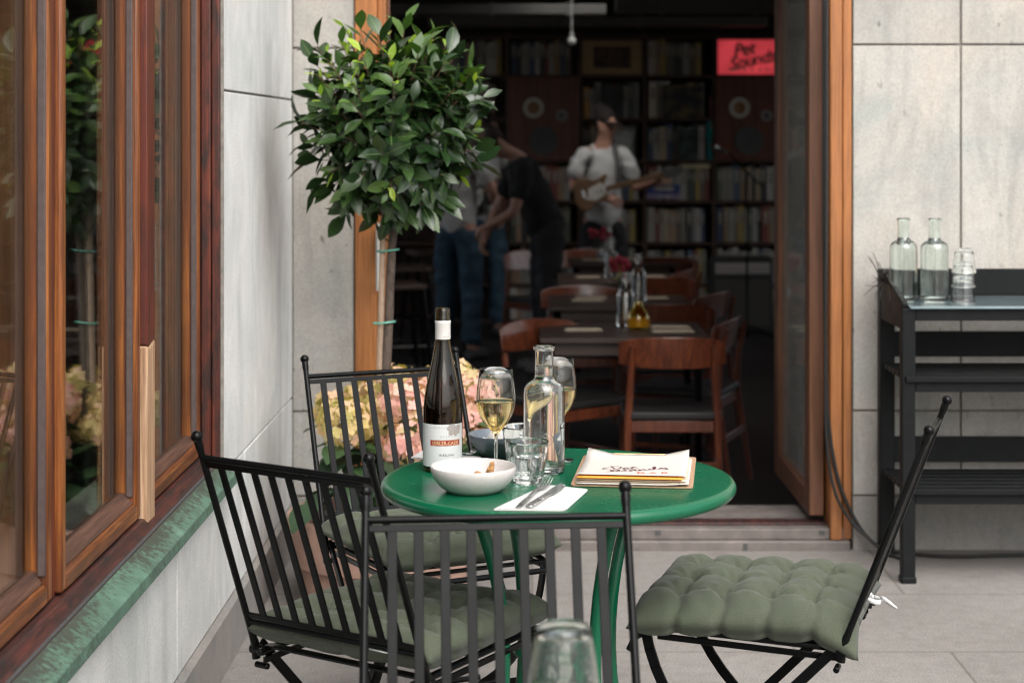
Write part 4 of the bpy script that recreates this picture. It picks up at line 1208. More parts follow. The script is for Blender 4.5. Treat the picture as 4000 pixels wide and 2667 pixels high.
# --- hydrangeas planted round the stem
def hydrangea(label, cx, cy, heads, nleaf, seed):
    rn = random.Random(seed)
    t = thing('hydrangea', label, 'plant', (cx, cy, .225), group='hydrangeas planted in the pot')
    T = Matrix.Translation(-t.location)
    root = Vector((cx, cy, .22)); st = MB(); lv = MB()
    for (x, y, dy, r, kind) in heads:
        c = at(x, y+12, PY+dy); r *= .93
        mb = MB()
        nfl = 88
        for i in range(nfl):
            zf = 1-2*(i+.5)/nfl
            if zf < -.75: continue
            a = i*ga; rx = math.sqrt(1-zf*zf); d = Vector((rx*math.cos(a), rx*math.sin(a), zf*.82))
            d = (d+Vector((rn.gauss(0, .07), rn.gauss(0, .07), rn.gauss(0, .07))))
            rr = r*(1+.12*mnoise.noise(d*2.2+c*10)); p = c+d*rr; nrm = (d.normalized()+Vector((rn.gauss(0, .25), rn.gauss(0, .25), rn.gauss(0, .25)))).normalized()
            s = nrm.orthogonal().normalized(); s = Matrix.Rotation(rn.uniform(0, 6.28), 3, nrm) @ s; q = nrm.cross(s); pl = rn.uniform(.0155, .021)
            vs = [p]; fs = []
            for k in range(4):
                e = (s*math.cos(k*PI/2)+q*math.sin(k*PI/2)); g = nrm.cross(e)
                o = len(vs); cup = rn.uniform(-.1, .35)
                vs += [p+e*pl*.55+g*pl*.48+nrm*pl*.12, p+e*pl*1.02+nrm*pl*cup, p+e*pl*.55-g*pl*.48+nrm*pl*.12]
                fs.append((0, o, o+1, o+2))
            mb.add(vs, fs)
        mb.xform(T).build('flower_head', M['petal_pink'] if kind == 'p' else M['petal_cream'], t, recalc=False, angle=20)
        mid = root.lerp(c, .5)+Vector((0, 0, .03)); st.tube([root, mid, c-Vector((0, 0, r*.3))], [.005, .004, .003], 6)
        for k in range(5):
            a = rn.uniform(0, 6.28); b = c+Vector((0, 0, -r*.75)); dr = Vector((math.cos(a), math.sin(a), rn.uniform(-.25, .2)))
            L = rn.uniform(.10, .14); add_leaf(lv, b, dr, Vector((0, 0, 1)), L, L*.66, .15, .6, 0, 7, None)
    for k in range(nleaf):
        a = rn.uniform(0, 6.28); rad = rn.uniform(.02, .17); b = Vector((cx+rad*math.cos(a), cy+rad*math.sin(a), rn.uniform(.30, .50)))
        dr = Vector((math.cos(a), math.sin(a), rn.uniform(-.5, .25))); L = rn.uniform(.10, .15)
        add_leaf(lv, b, dr, Vector((0, 0, 1)), L, L*.64, .15, .7, 0, 7, None)
        st.tube([root, b], .003, 5)
    st.xform(T).build('stem', M['hyd_leaf'], t); lv.xform(T).build('foliage', M['hyd_leaf'], t, recalc=False, angle=60)
hydrangea('cream and yellow hydrangea beside the stone corner in the terracotta pot', PX-.10, PY-.06, [(795, 962, -.12, .086, 'c'), (850, 905, .05, .08, 'c'), (770, 930, .06, .07, 'c'), (860, 985, -.02, .07, 'c')], 26, 1)
hydrangea('dusty pink hydrangea in the middle of the terracotta pot', PX+.08, PY-.10, [(930, 915, -.12, .085, 'p'), (960, 985, -.16, .088, 'p'), (905, 875, .05, .08, 'c'), (985, 890, 0, .082, 'p'), (925, 1015, -.2, .066, 'p')], 26, 2)
hydrangea('peach pink hydrangea on the doorway side of the terracotta pot', PX+.16, PY+.02, [(1085, 895, -.04, .088, 'p'), (1040, 865, .08, .08, 'c'), (1062, 960, -.08, .082, 'p'), (1105, 955, .02, .066, 'c')], 26, 3)

# ================================================================== BLACK CONSOLE SHELF
sx0 = 1.170; syb, syf = FY-.055, 5.71; sx1 = 2.30
cs = thing('console_shelf', 'black slatted metal side shelf with a glass top against the stone wall', 'shelf', (sx0, syf, 0))
T = Matrix.Translation((-sx0, -syf, 0))
bm_ = simple('charcoal_shelf_metal', (.0065, .0075, .0078), .5, .2, 30, .05, **{'Specular IOR Level': .15})
for x in (sx0, sx1):
    mb = MB(); mb.box(x, x+.042, syf, syf+.045, .0, .868); mb.box(x-.003, x+.045, syf-.003, syf+.048, 0, .02); mb.xform(T).build('leg', bm_, cs, bevel=.003)
    mb = MB(); mb.box(x, x+.05, syb-.05, syb, .0, .965); mb.xform(T).build('leg', bm_, cs, bevel=.003)
    mb = MB(); mb.prism([(syf+.01, .872), (syf+.01, .885), (syb-.12, .955), (syb-.052, .965), (syb-.052, .80), (syf+.046, .80)], 'x', x+.002, x+.022)
    mb.xform(T).build('side_board', bm_, cs, bevel=.003)
for zt, nm in ((.655, 5), (.300, 5)):
    mb = MB(); n = 6; w = (syb-.05-syf)/n
    for k in range(n): mb.box(sx0+.01, sx1+.035, syf-.012+k*w, syf-.012+k*w+w*.82, zt-.018, zt)
    mb.box(sx0+.043, sx1-.001, syf+.004, syf+.022, zt-.05, zt-.019)
    for x in (sx0+.07, (sx0+sx1)/2-.1, sx1-.1): mb.box(x, x+.035, syf+.024, syb-.06, zt-.048, zt-.019)
    mb.xform(T).build('slatted_shelf', bm_, cs, bevel=.002)
    mb = MB(); mb.box(sx0+.051, sx1-.001, syb-.03, syb-.012, zt+.015, zt+.10); mb.xform(T).build('back_board', bm_, cs, bevel=.002)
mb = MB(); mb.box(sx0+.051, sx1-.001, syb-.03, syb-.012, .875, .966); mb.xform(T).build('back_board', bm_, cs, bevel=.002)
mb = MB(); mb.box(sx0+.043, sx1-.001, syf+.004, syf+.022, .83, .866)
for x in (sx0+.06, (sx0+sx1)/2-.12, sx1-.1): mb.box(x, x+.05, syf+.024, syb-.06, .838, .866)
mb.xform(T).build('top_rail', bm_, cs, bevel=.002)
mb = MB(); mb.box(sx0+.023, sx1+.04, syf-.012, syb-.055, .8685, .8765)
tg = simple('frosted_shelf_glass', (.16, .22, .24), .16, .1, 8, 0, **{'Coat Weight': .8, 'Coat Roughness': .05}); mb.xform(T).build('glass_top', tg, cs, bevel=.0015)
GZ = .8768
c1 = thing('water_carafe', 'full water carafe on the glass shelf top closest to the door frame', 'carafe', (1.215, 5.91, GZ), 0, 'clear water carafes'); carafe_parts(c1, .168, None, M['glass_green']); c1.scale = (1.08, 1.08, 1.06)
c2 = thing('water_carafe', 'full water carafe on the glass shelf top next to the stacked tumblers', 'carafe', (1.312, 5.89, GZ), 0, 'clear water carafes'); carafe_parts(c2, .170, None, M['glass_green']); c2.scale = (1.08, 1.08, 1.06)
zz = GZ
for k, lab in enumerate(('lowest upturned tumbler of the stack on the glass shelf', 'middle upturned tumbler of the stack on the glass shelf', 'topmost upturned tumbler of the stack on the glass shelf')):
    g = thing('stacked_tumbler', lab, 'glass', (1.402+.002*k, 5.88, GZ+.081+k*.045), 0, 'tumblers stacked on the shelf'); tumbler_parts(g, None); g.rotation_euler = (PI, 0, k*.5)
tg_ = MB()
for k in range(9):
    a = Vector((sx0-.002, syb-.16+.01*k, .93)); d = Vector((random.uniform(-.5, -.1), random.uniform(-.5, -.1), random.uniform(-.5, .8))).normalized()
    L = random.uniform(.06, .12); pts = [a, a+d*L*.5+Vector((0, 0, .01)), a+d*L]
    tg_.tube(pts, [.0022, .0016, .0008], 5)
    tg_.tube([pts[1], pts[1]+(d+Vector((-.3, 0, .5))).normalized()*L*.4], [.0012, .0006], 5)
tg_.tube([(sx0+.01, syb-.18, .972), (sx0-.004, syb-.13, .955), (sx0-.004, syb-.1, .92)], .003, 6)
tag(tg_.build('dry_twig', simple('dry_twig_bark', (.03, .025, .022), .9)), 'thin dry twigs caught on the corner of the black shelf', 'twig')
# ================================================================== BAR INTERIOR
# --- record shelf along the back wall
SY = 15.5; SS = F/SY
xs_px = [842, 1000, 1164, 1332, 1481, 1640, 1800, 1960]; ys_px = [86, 176, 275, 371, 464, 560, 655, 738]
XS = [(x-CX)/SS for x in xs_px]; ZS = [H-(y-CY)/SS for y in ys_px]
shelf_wood = wood('dark_shelf_wood', (.030, .014, .009), (.055, .026, .016), (.08, .04, .024), 'z', .5, .05, .5)
rs = thing('record_shelf', 'tall dark shelving wall filled with records at the end of the bar', 'shelf', (0, SY, IF))
T = Matrix.Translation((0, -SY, -IF))
mb = MB()
for x in XS:
    mb = MB(); mb.box(x-.016, x+.016, SY, SY+.36, IF, ZS[0]+.05); mb.xform(T).build('upright', shelf_wood, rs, bevel=.002)
for z in ZS:
    for a, b in zip(XS[:-1], XS[1:]):
        mb = MB(); mb.box(a+.0165, b-.0165, SY+.002, SY+.358, z-.014, z+.014); mb.xform(T).build('shelf_board', shelf_wood, rs, bevel=.002)
mb = MB(); mb.box(XS[0], XS[-1], SY+.361, SY+.372, IF, ZS[0]+.05); mb.xform(T).build('back_panel', shelf_wood, rs)

def mk_records():
    t = NT('record_sleeves'); oi = t.n('ShaderNodeObjectInfo')
    pal = [(.42, .40, .37), (.14, .11, .09), (.05, .045, .05), (.40, .31, .20), (.22, .23, .22), (.22, .05, .035), (.28, .18, .09), (.55, .52, .48), (.03, .03, .035), (.25, .24, .21), (.36, .24, .15), (.06, .09, .17), (.40, .30, .08), (.34, .33, .31), (.10, .13, .10), (.47, .44, .41)]
    st = [(k/len(pal), c) for k, c in enumerate(pal)]
    c = t.ramp(oi.outputs['Random'], st, 'CONSTANT')
    c = t.mix(c, t.ramp(t.noise(t.coord(scale=(170, 1, .4)), 2, 1, .5), [(.34, .30), (.62, 1.35)]), .95, 'MULTIPLY')
    return t.principled(c, .6)
M['record'] = mk_records()
M['record_title'] = simple('spine_title_print', (.30, .28, .24), .6, .4, 9)
def record_mesh(w):
    mb = MB(); h = .308
    mb.box(-w/2, w/2, 0, .305, 0, h); mb.box(-w/2*.55, w/2*.55, -.0012, -.0002, h*random.uniform(.5, .6), h*random.uniform(.72, .9), 1)
    # individual sleeve edges
    k = max(1, int(w/.012))
    for q in range(1, k): mb.box(-w/2+w*q/k-.0006, -w/2+w*q/k+.0006, -.0006, .0005, .002, h-.002, 1)
    return mb
protos = [record_mesh(w) for w in (.030, .038, .046, .054)]
pw = (.030, .038, .046, .054); pobj = []
rr = random.Random(3)
REC = 'record sleeves filed upright in the shelving'
skip = {(2, 1), (2, 2), (5, 1), (5, 2), (3, 0), (5, 0)}
count = 0
meshes = []
for i in range(1, 6):
    for j in range(7):
        if (i, j) in skip or (i == 1 and j > 3): continue
        x = XS[i]+.03; xe = XS[i+1]-.02; zb = ZS[j+1]+.0145
        stop = xe-(rr.uniform(0, .05))
        while True:
            k = rr.choice((0, 1, 1, 2, 2, 3, 3)); w = pw[k]
            if x+w > stop or count > 296: break
            if (i, j) == (4, 2) and x+w > xe-.05: break
            if (i, j) == (3, 1) and x < XS[3]+.11: x += w; continue
            if len(pobj) <= k or True:
                key = 'm%d' % k
                if key not in globals():
                    o = protos[k].build('record', [M['record'], M['record_title']], None, smooth=False, recalc=True); globals()[key] = o
                else:
                    o = globals()[key].copy(); COL.objects.link(o)
            o.location = (x+w/2, SY+.02+rr.uniform(0, .03), zb); o.scale = (1, 1, rr.uniform(.86, 1.0))
            tag(o, 'record sleeve spines standing in the dark shelving', 'record', REC)
            x += w+.0015; count += 1
def spine(px, y0, y1, w, col, label, name='record', cat='record'):
    a, b = at(px, y1, SY+.02), at(px, y0, SY+.02)
    mb = MB(); h = b.z-a.z; mb.box(-w/2, w/2, 0, .29, 0, h); mb.box(-w*.3, w*.3, -.0012, -.0002, h*.55, h*.85, 1)
    o = mb.build(name, [simple('spine_'+label.split()[0], col, .5), M['record_title']], None, smooth=False, bevel=.002); o.location = a
    tag(o, label, cat)
zb = lambda j: H*0
spine(1634, 276, 322, .05, (.02, .42, .45), 'upper bright teal box spine at the end of a shelf row', 'box_set', 'box')
spine(1634, 324, 367, .05, (.02, .40, .43), 'lower bright teal box spine at the end of a shelf row', 'box_set', 'box')
spine(1634, 222, 271, .035, (.30, .07, .09), 'dull rose box spine above the teal ones', 'box_set', 'box')
spine(1348, 200, 271, .045, (.50, .26, .08), 'orange box spine in the second shelf row', 'box_set', 'box')
spine(1361, 205, 271, .032, (.36, .36, .36), 'pale grey box spine next to the orange one', 'box_set', 'box')
spine(1500, 190, 271, .07, (.55, .48, .38), 'thick cream box spine beside a dark album cover', 'box_set', 'box')
def lying(x0, x1, y0, y1, col, label):
    a, b = at(x0, y1, SY-.01), at(x1, y0, SY-.01)
    mb = MB(); w, h = b.x-a.x, b.z-a.z; mb.box(0, w, 0, .26, 0, h); mb.box(w*.2, w*.8, -.0012, -.0002, h*.35, h*.7, 1)
    o = mb.build('book', [simple('cover_'+label.split()[0], col, .5), M['record_title']], None, smooth=False, bevel=.003); o.location = a
    tag(o, label, 'book', 'books lying flat in the shelves')
lying(1486, 1560, 446, 457, (.22, .18, .30), 'violet book lying lowest under the blue one')
lying(1488, 1562, 424, 445, (.04, .06, .20), 'deep blue thick book lying flat in the shelf')
lying(1560, 1630, 378, 387, (.50, .42, .25), 'sand coloured book lying across the tops of records')
lying(1490, 1540, 188, 192, (.45, .42, .42), 'pale thin book lying on top of dark albums')
def album(x0, x1, y0, y1, col, blob, label, Y=SY-.03):
    a, b = at(x0, y1, Y), at(x1, y0, Y); w, h = b.x-a.x, b.z-a.z
    t = NT('album_art'); n = t.noise(t.coord(), 9, 4, .6); c = t.ramp(n, [(.45, col), (.62, blob)]); mat = t.principled(c, .4)
    mb = MB(); mb.box(0, w, 0, .012, 0, h); o = mb.build('album_cover', mat, None, bevel=.001); o.location = a
    tag(o, label, 'album cover', 'album covers facing out of the shelves')
album(1379, 1433, 198, 272, (.010, .012, .012), (.03, .035, .04), 'black album cover standing above the capped guitarist')
album(1520, 1615, 195, 272, (.012, .014, .018), (.10, .075, .035), 'wide dark album cover with a faint gold band')
album(1558, 1605, 295, 368, (.012, .016, .014), (.05, .08, .07), 'dark green album cover between pale record spines')
album(1388, 1452, 300, 370, (.40, .41, .38), (.03, .10, .08), 'pale album cover with a green patch behind the guitarist')
album(1492, 1545, 395, 428, (.16, .05, .03), (.30, .26, .22), 'rust red album cover above the blue book')

# speakers
def speaker(x0, x1, y0, y1, label):
    a, b = at(x0+3, y1-3, SY-.02), at(x1-3, y0+3, SY-.02); w, h = b.x-a.x, b.z-a.z
    t = thing('shelf_speaker', label, 'speaker', a, 0, 'wooden speakers in the shelf')
    mb = MB(); mb.box(0, w, 0, .34, 0, h); mb.build('cabinet', wood('speaker_veneer', (.07, .022, .012), (.115, .035, .018), (.16, .052, .027), 'z', .5, .1, .5), t, bevel=.006)
    def ringp(cx, cz, r0, r1, m, name, depth=.012, inner=M['ink_black']):
        mb = MB(); mb.lathe([(r0, 0), (r1, 0), (r1, depth), (r0, depth)], 32, closed=True)
        mb.xform(Matrix.Translation((cx, -.001, cz)) @ Matrix.Rotation(PI/2, 4, 'X')); o = mb.build(name, m, t)
        mb = MB(); mb.lathe([(0, -.0), (r0*.3, .012), (r0*.34, .004), (r0*.99, .010), (r0*.99, -.002), (0, -.003)], 28); mb.xform(Matrix.Translation((cx, -.002, cz)) @ Matrix.Rotation(PI/2, 4, 'X')); mb.build('cone', inner, o)
    wh = simple('horn_ring_white', (.42, .40, .36), .5)
    ringp(w*.36, h*.635, .055, .088, wh, 'horn_ring', inner=simple('amber_horn', (.22, .11, .045), .5))
    ringp(w*.76, h*.54, .024, .05, simple('tweeter_ring', (.20, .19, .18), .5), 'tweeter_ring')
    ringp(w*.50, h*.235, .118, .125, M['ink_black'], 'woofer_ring')
speaker(1164, 1332, 176, 371, 'brown speaker with a dim pale ring, between the guitarist and the bay tree')
speaker(1640, 1800, 176, 371, 'brown speaker with a pale ring directly below the red sign')

# framed picture: plain generic print
a, b = at(1334, 174, SY-.03), at(1478, 91, SY-.03); w, h = b.x-a.x, b.z-a.z
pf = thing('framed_picture', 'tan matted picture of dark shapes on the highest shelf', 'picture', a)
mb = MB(); mb.box(0, w, 0, .02, 0, h); mb.build('mat_board', simple('tan_mat_board', (.30, .20, .10), .7), pf, bevel=.002)
mb = MB(); 
for q in ((0, w, 0, .012), (0, w, h-.012, h), (0, .012, .0125, h-.0125), (w-.012, w, .0125, h-.0125)): mb.box(q[0], q[1], -.008, -.0005, q[2], q[3])
mb.build('picture_frame', shelf_wood, pf)
t = NT('dark_print'); n = t.noise(t.coord(), 14, 4, .6); c = t.ramp(n, [(.4, (.015, .011, .009)), (.68, (.10, .05, .028))])
mb = MB(); mb.box(w*.2, w*.8, -.003, -.0004, h*.2, h*.8); mb.build('print', t.principled(c, .6), pf, smooth=False)

# red backlit sign with script lettering
a, b = at(1649, 171, SY-.05), at(1810, 92, SY-.05); w, h = b.x-a.x, b.z-a.z
sg = thing('red_sign', 'glowing red shop sign with slanted script lettering on the highest shelf', 'sign', a)
t = NT('red_sign_face'); p = t.n('ShaderNodeBsdfPrincipled'); p.inputs['Base Color'].default_value = (.62, .06, .075, 1); p.inputs['Emission Color'].default_value = (.80, .066, .085, 1); p.inputs['Emission Strength'].default_value = .30; p.inputs['Roughness'].default_value = .5
gl_ = t.noise(t.coord(), 5, 2); mr_ = t.n('ShaderNodeMapRange'); mr_.inputs['To Min'].default_value = .06; mr_.inputs['To Max'].default_value = .30; t.l(gl_, mr_.inputs['Value']); t.l(mr_.outputs[0], p.inputs['Emission Strength'])
t.l(p.outputs[0], t.out.inputs['Surface'])
mb = MB(); mb.box(0, w, 0, .06, 0, h); mb.build('sign_face', t.mat, sg, bevel=.004)
mb = MB()
for q in ((-.014, w+.014, -.014, -.001), (-.014, w+.014, h+.001, h+.014), (-.014, -.001, -.001, h+.001), (w+.001, w+.014, -.001, h+.001)): mb.box(q[0], q[1], -.01, .08, q[2], q[3])
mb.build('sign_casing', M['ink_black'], sg, bevel=.002)
STR = [([(858, 618), (890, 640), (912, 658)]), ([(850, 618), (930, 618), (1000, 630), (985, 645), (925, 656)]), ([(1035, 652), (1085, 645), (1090, 636), (1045, 640), (1035, 655), (1080, 660), (1130, 648)]),
       ([(1180, 616), (1150, 646), (1165, 656), (1245, 645)]), ([(1115, 634), (1170, 632), (1220, 624)]), ([(862, 634), (790, 638), (738, 655), (790, 662), (850, 668), (868, 684), (830, 695), (788, 695)]),
       ([(945, 668), (895, 672), (880, 688), (925, 690), (958, 676), (945, 668)]), ([(975, 664), (968, 684), (1010, 686), (1060, 668), (1052, 685), (1100, 684)]), ([(1135, 668), (1125, 688), (1165, 674), (1200, 664), (1205, 682), (1240, 678)]),
       ([(1262, 662), (1250, 682), (1290, 668), (1325, 658), (1335, 672), (1380, 666)]), ([(1470, 650), (1410, 654), (1398, 668), (1440, 668), (1475, 650), (1480, 626), (1455, 630), (1470, 658), (1530, 660)]), ([(1640, 640), (1565, 640), (1560, 650), (1640, 655), (1630, 664), (1575, 662)])]
def sign_text(mb, body, size, cx, cz, ang, shear, y, th):
    vs, fs = text_mesh(body, size, .92)
    out = []
    for p in vs:
        x, z = p.x+shear*p.y, p.y
        out.append(Vector((cx+x*math.cos(ang)-z*math.sin(ang), y, cz+x*math.sin(ang)+z*math.cos(ang))))
    n = len(out)
    mb.add(out+[q+Vector((0, th, 0)) for q in out], fs+[[n+i for i in f][::-1] for f in fs])
for dx, dz, y, mat_, nm in ((.008, -.010, -.004, simple('cream_script', (.62, .48, .36), .5), 'lettering_outline'), (0, 0, -.008, M['ink_black'], 'script_lettering')):
    mb = MB()
    sign_text(mb, 'Pet', .15, w*.38+dx, h*.73+dz, R(10), .3, y, .003); sign_text(mb, 'Sounds', .15, w*.50+dx, h*.42+dz, R(12), .3, y, .003)
    mb.build(nm, mat_, sg, smooth=False, recalc=False)
mb = MB()
for k in range(7): mb.box(w*(.16+.105*k), w*(.16+.105*k)+.022, -.003, -.0002, h*.10, h*.17)
mb.build('small_print', simple('cream_small_print', (.7, .5, .4), .5), sg, smooth=False)

# --- wooden dining chairs
red_wood = wood('chair_wood', (.065, .017, .008), (.16, .042, .018), (.25, .072, .032), 'z', .3, .8, .8)
def wooden_chair():
    t = thing('dining_chair', 'x', 'chair', group='wooden chairs in the bar')
    mb = MB(); n = 16; vs = []
    for k in range(n+1):
        u = -1+2*k/n; x = .225*u; y = -.235+.055*u*u*1.0-.0; hh = .074*(1-.25*abs(u)**4)
        for dy in (0, .012):
            for z in (.715-hh, .715+hh*.85-.012*u*u): vs.append((x, y+dy-(z-.7)*.2, z))
    fs = []
    for k in range(n):
        a, b = 4*k, 4*(k+1)
        fs += [(a, a+1, b+1, b), (a+2, b+2, b+3, a+3), (a+1, a+3, b+3, b+1), (a, b, b+2, a+2)]
    fs += [(0, 2, 3, 1), (4*n, 4*n+1, 4*n+3, 4*n+2)]
    mb.add(vs, fs); mb.build('backrest', red_wood, t, bevel=.004)
    for s in (-1, 1):
        mb = MB(); mb.tube([(s*.20, -.26, 0), (s*.185, -.195, .44), (s*.175, -.205, .60), (s*.17, -.238, .74)], [.011, .017, .015, .011], 10); mb.build('leg', red_wood, t)
        mb = MB(); mb.tube([(s*.205, .215, 0), (s*.19, .19, .43)], [.010, .017], 10); mb.build('leg', red_wood, t)
    mb = MB()
    for s in (-1, 1): mb.bar((s*.187, -.19, .40), (s*.187, .19, .40), .018, .05); mb.bar((s*.196, -.21, .20), (s*.198, .2, .20), .014, .024)
    mb.bar((-.18, .19, .40), (.18, .19, .40), .018, .05); mb.bar((-.18, -.19, .40), (.18, -.19, .40), .018, .05); mb.bar((-.19, -.225, .24), (.19, -.225, .24), .016, .036)
    mb.build('seat_rail', red_wood, t, bevel=.003)
    mb = MB(); mb.prism(rrect(.42, .42, .05), 'z', .428, .462); mb.build('seat_pad', simple('black_seat_pad', (.02, .019, .018), .5), t, bevel=.008)
    return t
wc = wooden_chair(); first = True
def face(u): return math.atan2(-u[0], u[1])
for (x, y, u, lab) in (
        (1546, 767, (.02, 1), 'wooden chair standing with its back to the doorway at the nearest bar table'),
        (1222, 726, (.62, -.78), 'wooden chair with a pale gleaming curved back, alone by the nearest bar table'),
        (1690, 722, (-.94, .34), 'dark wooden chair turned sideways closest to the open door leaf'),
        (1332, 650, (.10, -1), 'wooden chair with a broad light brown back facing the doorway behind the second table'),
        (1543, 692, (-.03, 1), 'wooden chair backing on the yellow jar table'),
        (1655, 665, (-.85, .5), 'dark wooden chair at the second table with a pale cloth on its seat'),
        (1515, 630, (0, 1), 'wooden chair just behind the second table with its back to the door'),
        (1590, 612, (-.9, .4), 'dark wooden chair side-on at the third table'),
        (1203, 571, (.62, -.78), 'pale backed wooden chair near the black-clad person'),
        (1342, 568, (.1, -1), 'wooden chair in front of the capped guitarist'),
        (1532, 586, (0, 1), 'wooden chair with a reddish back at the farthest table')):
    s = (y-CY)/(H-(.79+IF)); Y = F/s; X = (x-CX)/s; u = Vector((*u, 0)).normalized(); C = Vector((X, Y, IF)); loc = C+u*.235
    if first: wc.location = loc; wc.rotation_euler = (0, 0, face(u)); wc['label'] = lab; first = False
    else: dup(wc, loc, face(u), lab)

# --- dining tables
tbl_w = wood('dark_table_wood', (.03, .016, .011), (.055, .030, .020), (.085, .048, .033), 'x', .45, .08, .8)
def dining_table(cx, cy, w, d, label):
    t = thing('dining_table', label, 'table', (cx, cy, IF), 0, 'dark tables laid in the bar')
    mb = MB(); mb.box(-w/2, w/2, -d/2, d/2, .715, .74); mb.build('tabletop', tbl_w, t, bevel=.004)
    for sx in (-1, 1):
        for sy in (-1, 1):
            mb = MB(); mb.tube([(sx*(w/2-.05), sy*(d/2-.05), 0), (sx*(w/2-.05), sy*(d/2-.05), .715)], .018, 8); mb.build('leg', M['black_metal'], t)
    for y0 in (-d/2+.04, d/2-.06):
        mb = MB(); mb.box(-w/2+.05, w/2-.05, y0, y0+.02, .66, .7145); mb.build('apron', tbl_w, t)
tabs = []
for (x, y, lab) in ((1428, 757, 'dark bar table nearest the doorway with a yellow jar'), (1420, 690, 'second dark bar table from the doorway with red flowers'), (1420, 637, 'third dark bar table from the doorway with a yellow bowl vase'), (1430, 598, 'farthest dark bar table with red flowers and glasses')):
    p = onz(x, y, .74+IF); tabs.append(p); dining_table(p.x, p.y, .74, .66, lab)
TT = .74+IF+.0005
def tablething(px, k, dy): return Vector(((px-CX)*(tabs[k].y+dy)/F, tabs[k].y+dy, TT))
nap = simple('kraft_napkin', (.52, .44, .33), .8)
for (px, k, dy, wd) in ((1340, 0, -.02, .17), (1540, 0, .10, .18), (1545, 0, -.08, .19), (1350, 1, -.02, .17), (1358, 1, .14, .17), (1500, 1, .12, .16), (1350, 2, .0, .15), (1500, 2, .05, .14), (1360, 3, 0, .14), (1455, 3, .1, .15)):
    p = tablething(px, k, dy); mb = MB(); mb.prism(rrect(wd, .09, .008), 'z', .0003, .004); mb.prism(rrect(wd*.9, .012, .004), 'z', .0043, .009)
    o = mb.build('table_setting', nap, None); o.location = p; o.rotation_euler = (0, 0, random.uniform(-.1, .1))
    tag(o, 'pale folded napkin with cutlery on a dark bar table', 'napkin', 'napkin settings on the bar tables')
def small_carafe(px, k, dy, label):
    t = thing('table_carafe', label, 'carafe', tablething(px, k, dy), 0, 'clear carafes on the bar tables')
    mb = MB(); mb.lathe([(0, 0), (.04, 0), (.042, .01), (.042, .14), (.03, .165), (.018, .18), (.018, .235), (.021, .245), (.019, .245), (.016, .23), (.016, .182), (.027, .163), (.039, .138), (.039, .012), (0, .01)], 28); mb.build('glass_body', M['glass'], t)
    mb = MB(); mb.lathe([(0, .0099), (.0391, .0119), (.0391, .137), (0, .137)], 28); mb.build('water', M['water'], t)
small_carafe(1437, 0, .16, 'clear water carafe on the nearest bar table behind the yellow jar')
small_carafe(1466, 1, .0, 'clear water carafe beside the red flowers of the second table')
small_carafe(1404, 2, .0, 'clear water carafe on the third bar table')
small_carafe(1400, 3, .0, 'clear carafe on the farthest bar table')
t = thing('yellow_jar', 'amber yellow glass jar on the nearest bar table', 'jar', tablething(1466, 0, .04))
mb = MB(); mb.lathe([(0, 0), (.045, 0), (.052, .01), (.052, .05), (.04, .075), (.022, .10), (.014, .125), (.012, .125), (.02, .098), (.037, .073), (.048, .05), (.048, .012), (0, .01)], 28); mb.build('jar_body', mk_glass('yellow_glass', (.95, .75, .18)), t)
mb = MB(); mb.lathe([(0, .0098), (.0482, .0118), (.0482, .048), (0, .048)], 28); mb.build('candle_wax', simple('yellow_wax', (.75, .42, .02), .4), t)
t = thing('yellow_bowl_vase', 'bright yellow footed bowl on the third bar table', 'bowl', tablething(1423, 2, -.1))
mb = MB(); mb.lathe([(0, 0), (.03, 0), (.03, .004), (.006, .012), (.006, .05), (.03, .065), (.055, .10), (.05, .10), (.027, .072), (0, .06)], 28); mb.build('bowl_body', simple('yellow_glaze', (.62, .46, .03), .35), t)
def bouquet(px, k, dy, label, hz=.14):
    t = thing('flower_vase', label, 'vase', tablething(px, k, dy), 0, 'red flower vases on the bar tables')
    mb = MB(); mb.lathe([(0, 0), (.028, 0), (.03, .004), (.022, .06), (.017, .10), (.02, .12), (.018, .12), (.015, .10), (.019, .06), (.026, .008), (0, .006)], 24); mb.build('vase_body', M['glass'], t)
    mb = MB(); sm = MB()
    for i in range(12):
        d = Vector((random.gauss(0, .45), random.gauss(0, .45), 1)).normalized(); p = Vector((0, 0, .08))+d*random.uniform(.07, hz)
        q = MB(); q.sphere((0, 0, 0), .019, 10, 7); q.v = [v*(1+.4*mnoise.noise(v*120+p*40)) for v in q.v]; mb.add([v+p for v in q.v], q.f); sm.tube([(0, 0, .01), p], .0015, 5)
    mb.build('blossoms', simple('red_blossom', (.30, .012, .03), .6, .4, 40), t); sm.build('stems', M['hyd_leaf'], t)
bouquet(1430, 1, .14, 'vase of deep red flowers on the second bar table'); bouquet(1379, 3, .05, 'vase of deep red flowers on the farthest bar table')

# --- bar stools and a high table
def stool(px, py, hz, label):
    Y = F/((py-CY)/(H-(hz+IF))); X = (px-CX)*Y/F
    t = thing('bar_stool', label, 'stool', (X, Y, IF), .3, 'dark bar stools')
    mb = MB(); mb.prism(rrect(.34, .34, .06), 'z', hz-.03, hz); mb.build('seat', tbl_w, t, bevel=.006)
    for sx in (-1, 1):
        for sy in (-1, 1):
            mb = MB(); mb.tube([(sx*.14, sy*.14, hz-.03), (sx*.20, sy*.20, 0)], .012, 8); mb.build('leg', M['black_metal'], t)
    mb = MB()
    for sx in (-1, 1): mb.tube([(sx*.183, -.183, .25), (sx*.183, .183, .25)], .008, 6); mb.tube([(-.183, sx*.183, .25), (.183, sx*.183, .25)], .008, 6)
    mb.build('foot_ring', M['black_metal'], t)
stool(992, 574, .76, 'bar stool farthest from the door, in front of the person in jeans')
stool(925, 610, .76, 'middle bar stool beside the bay tree stem'); stool(905, 650, .76, 'bar stool closest to the door behind the bay tree stem')

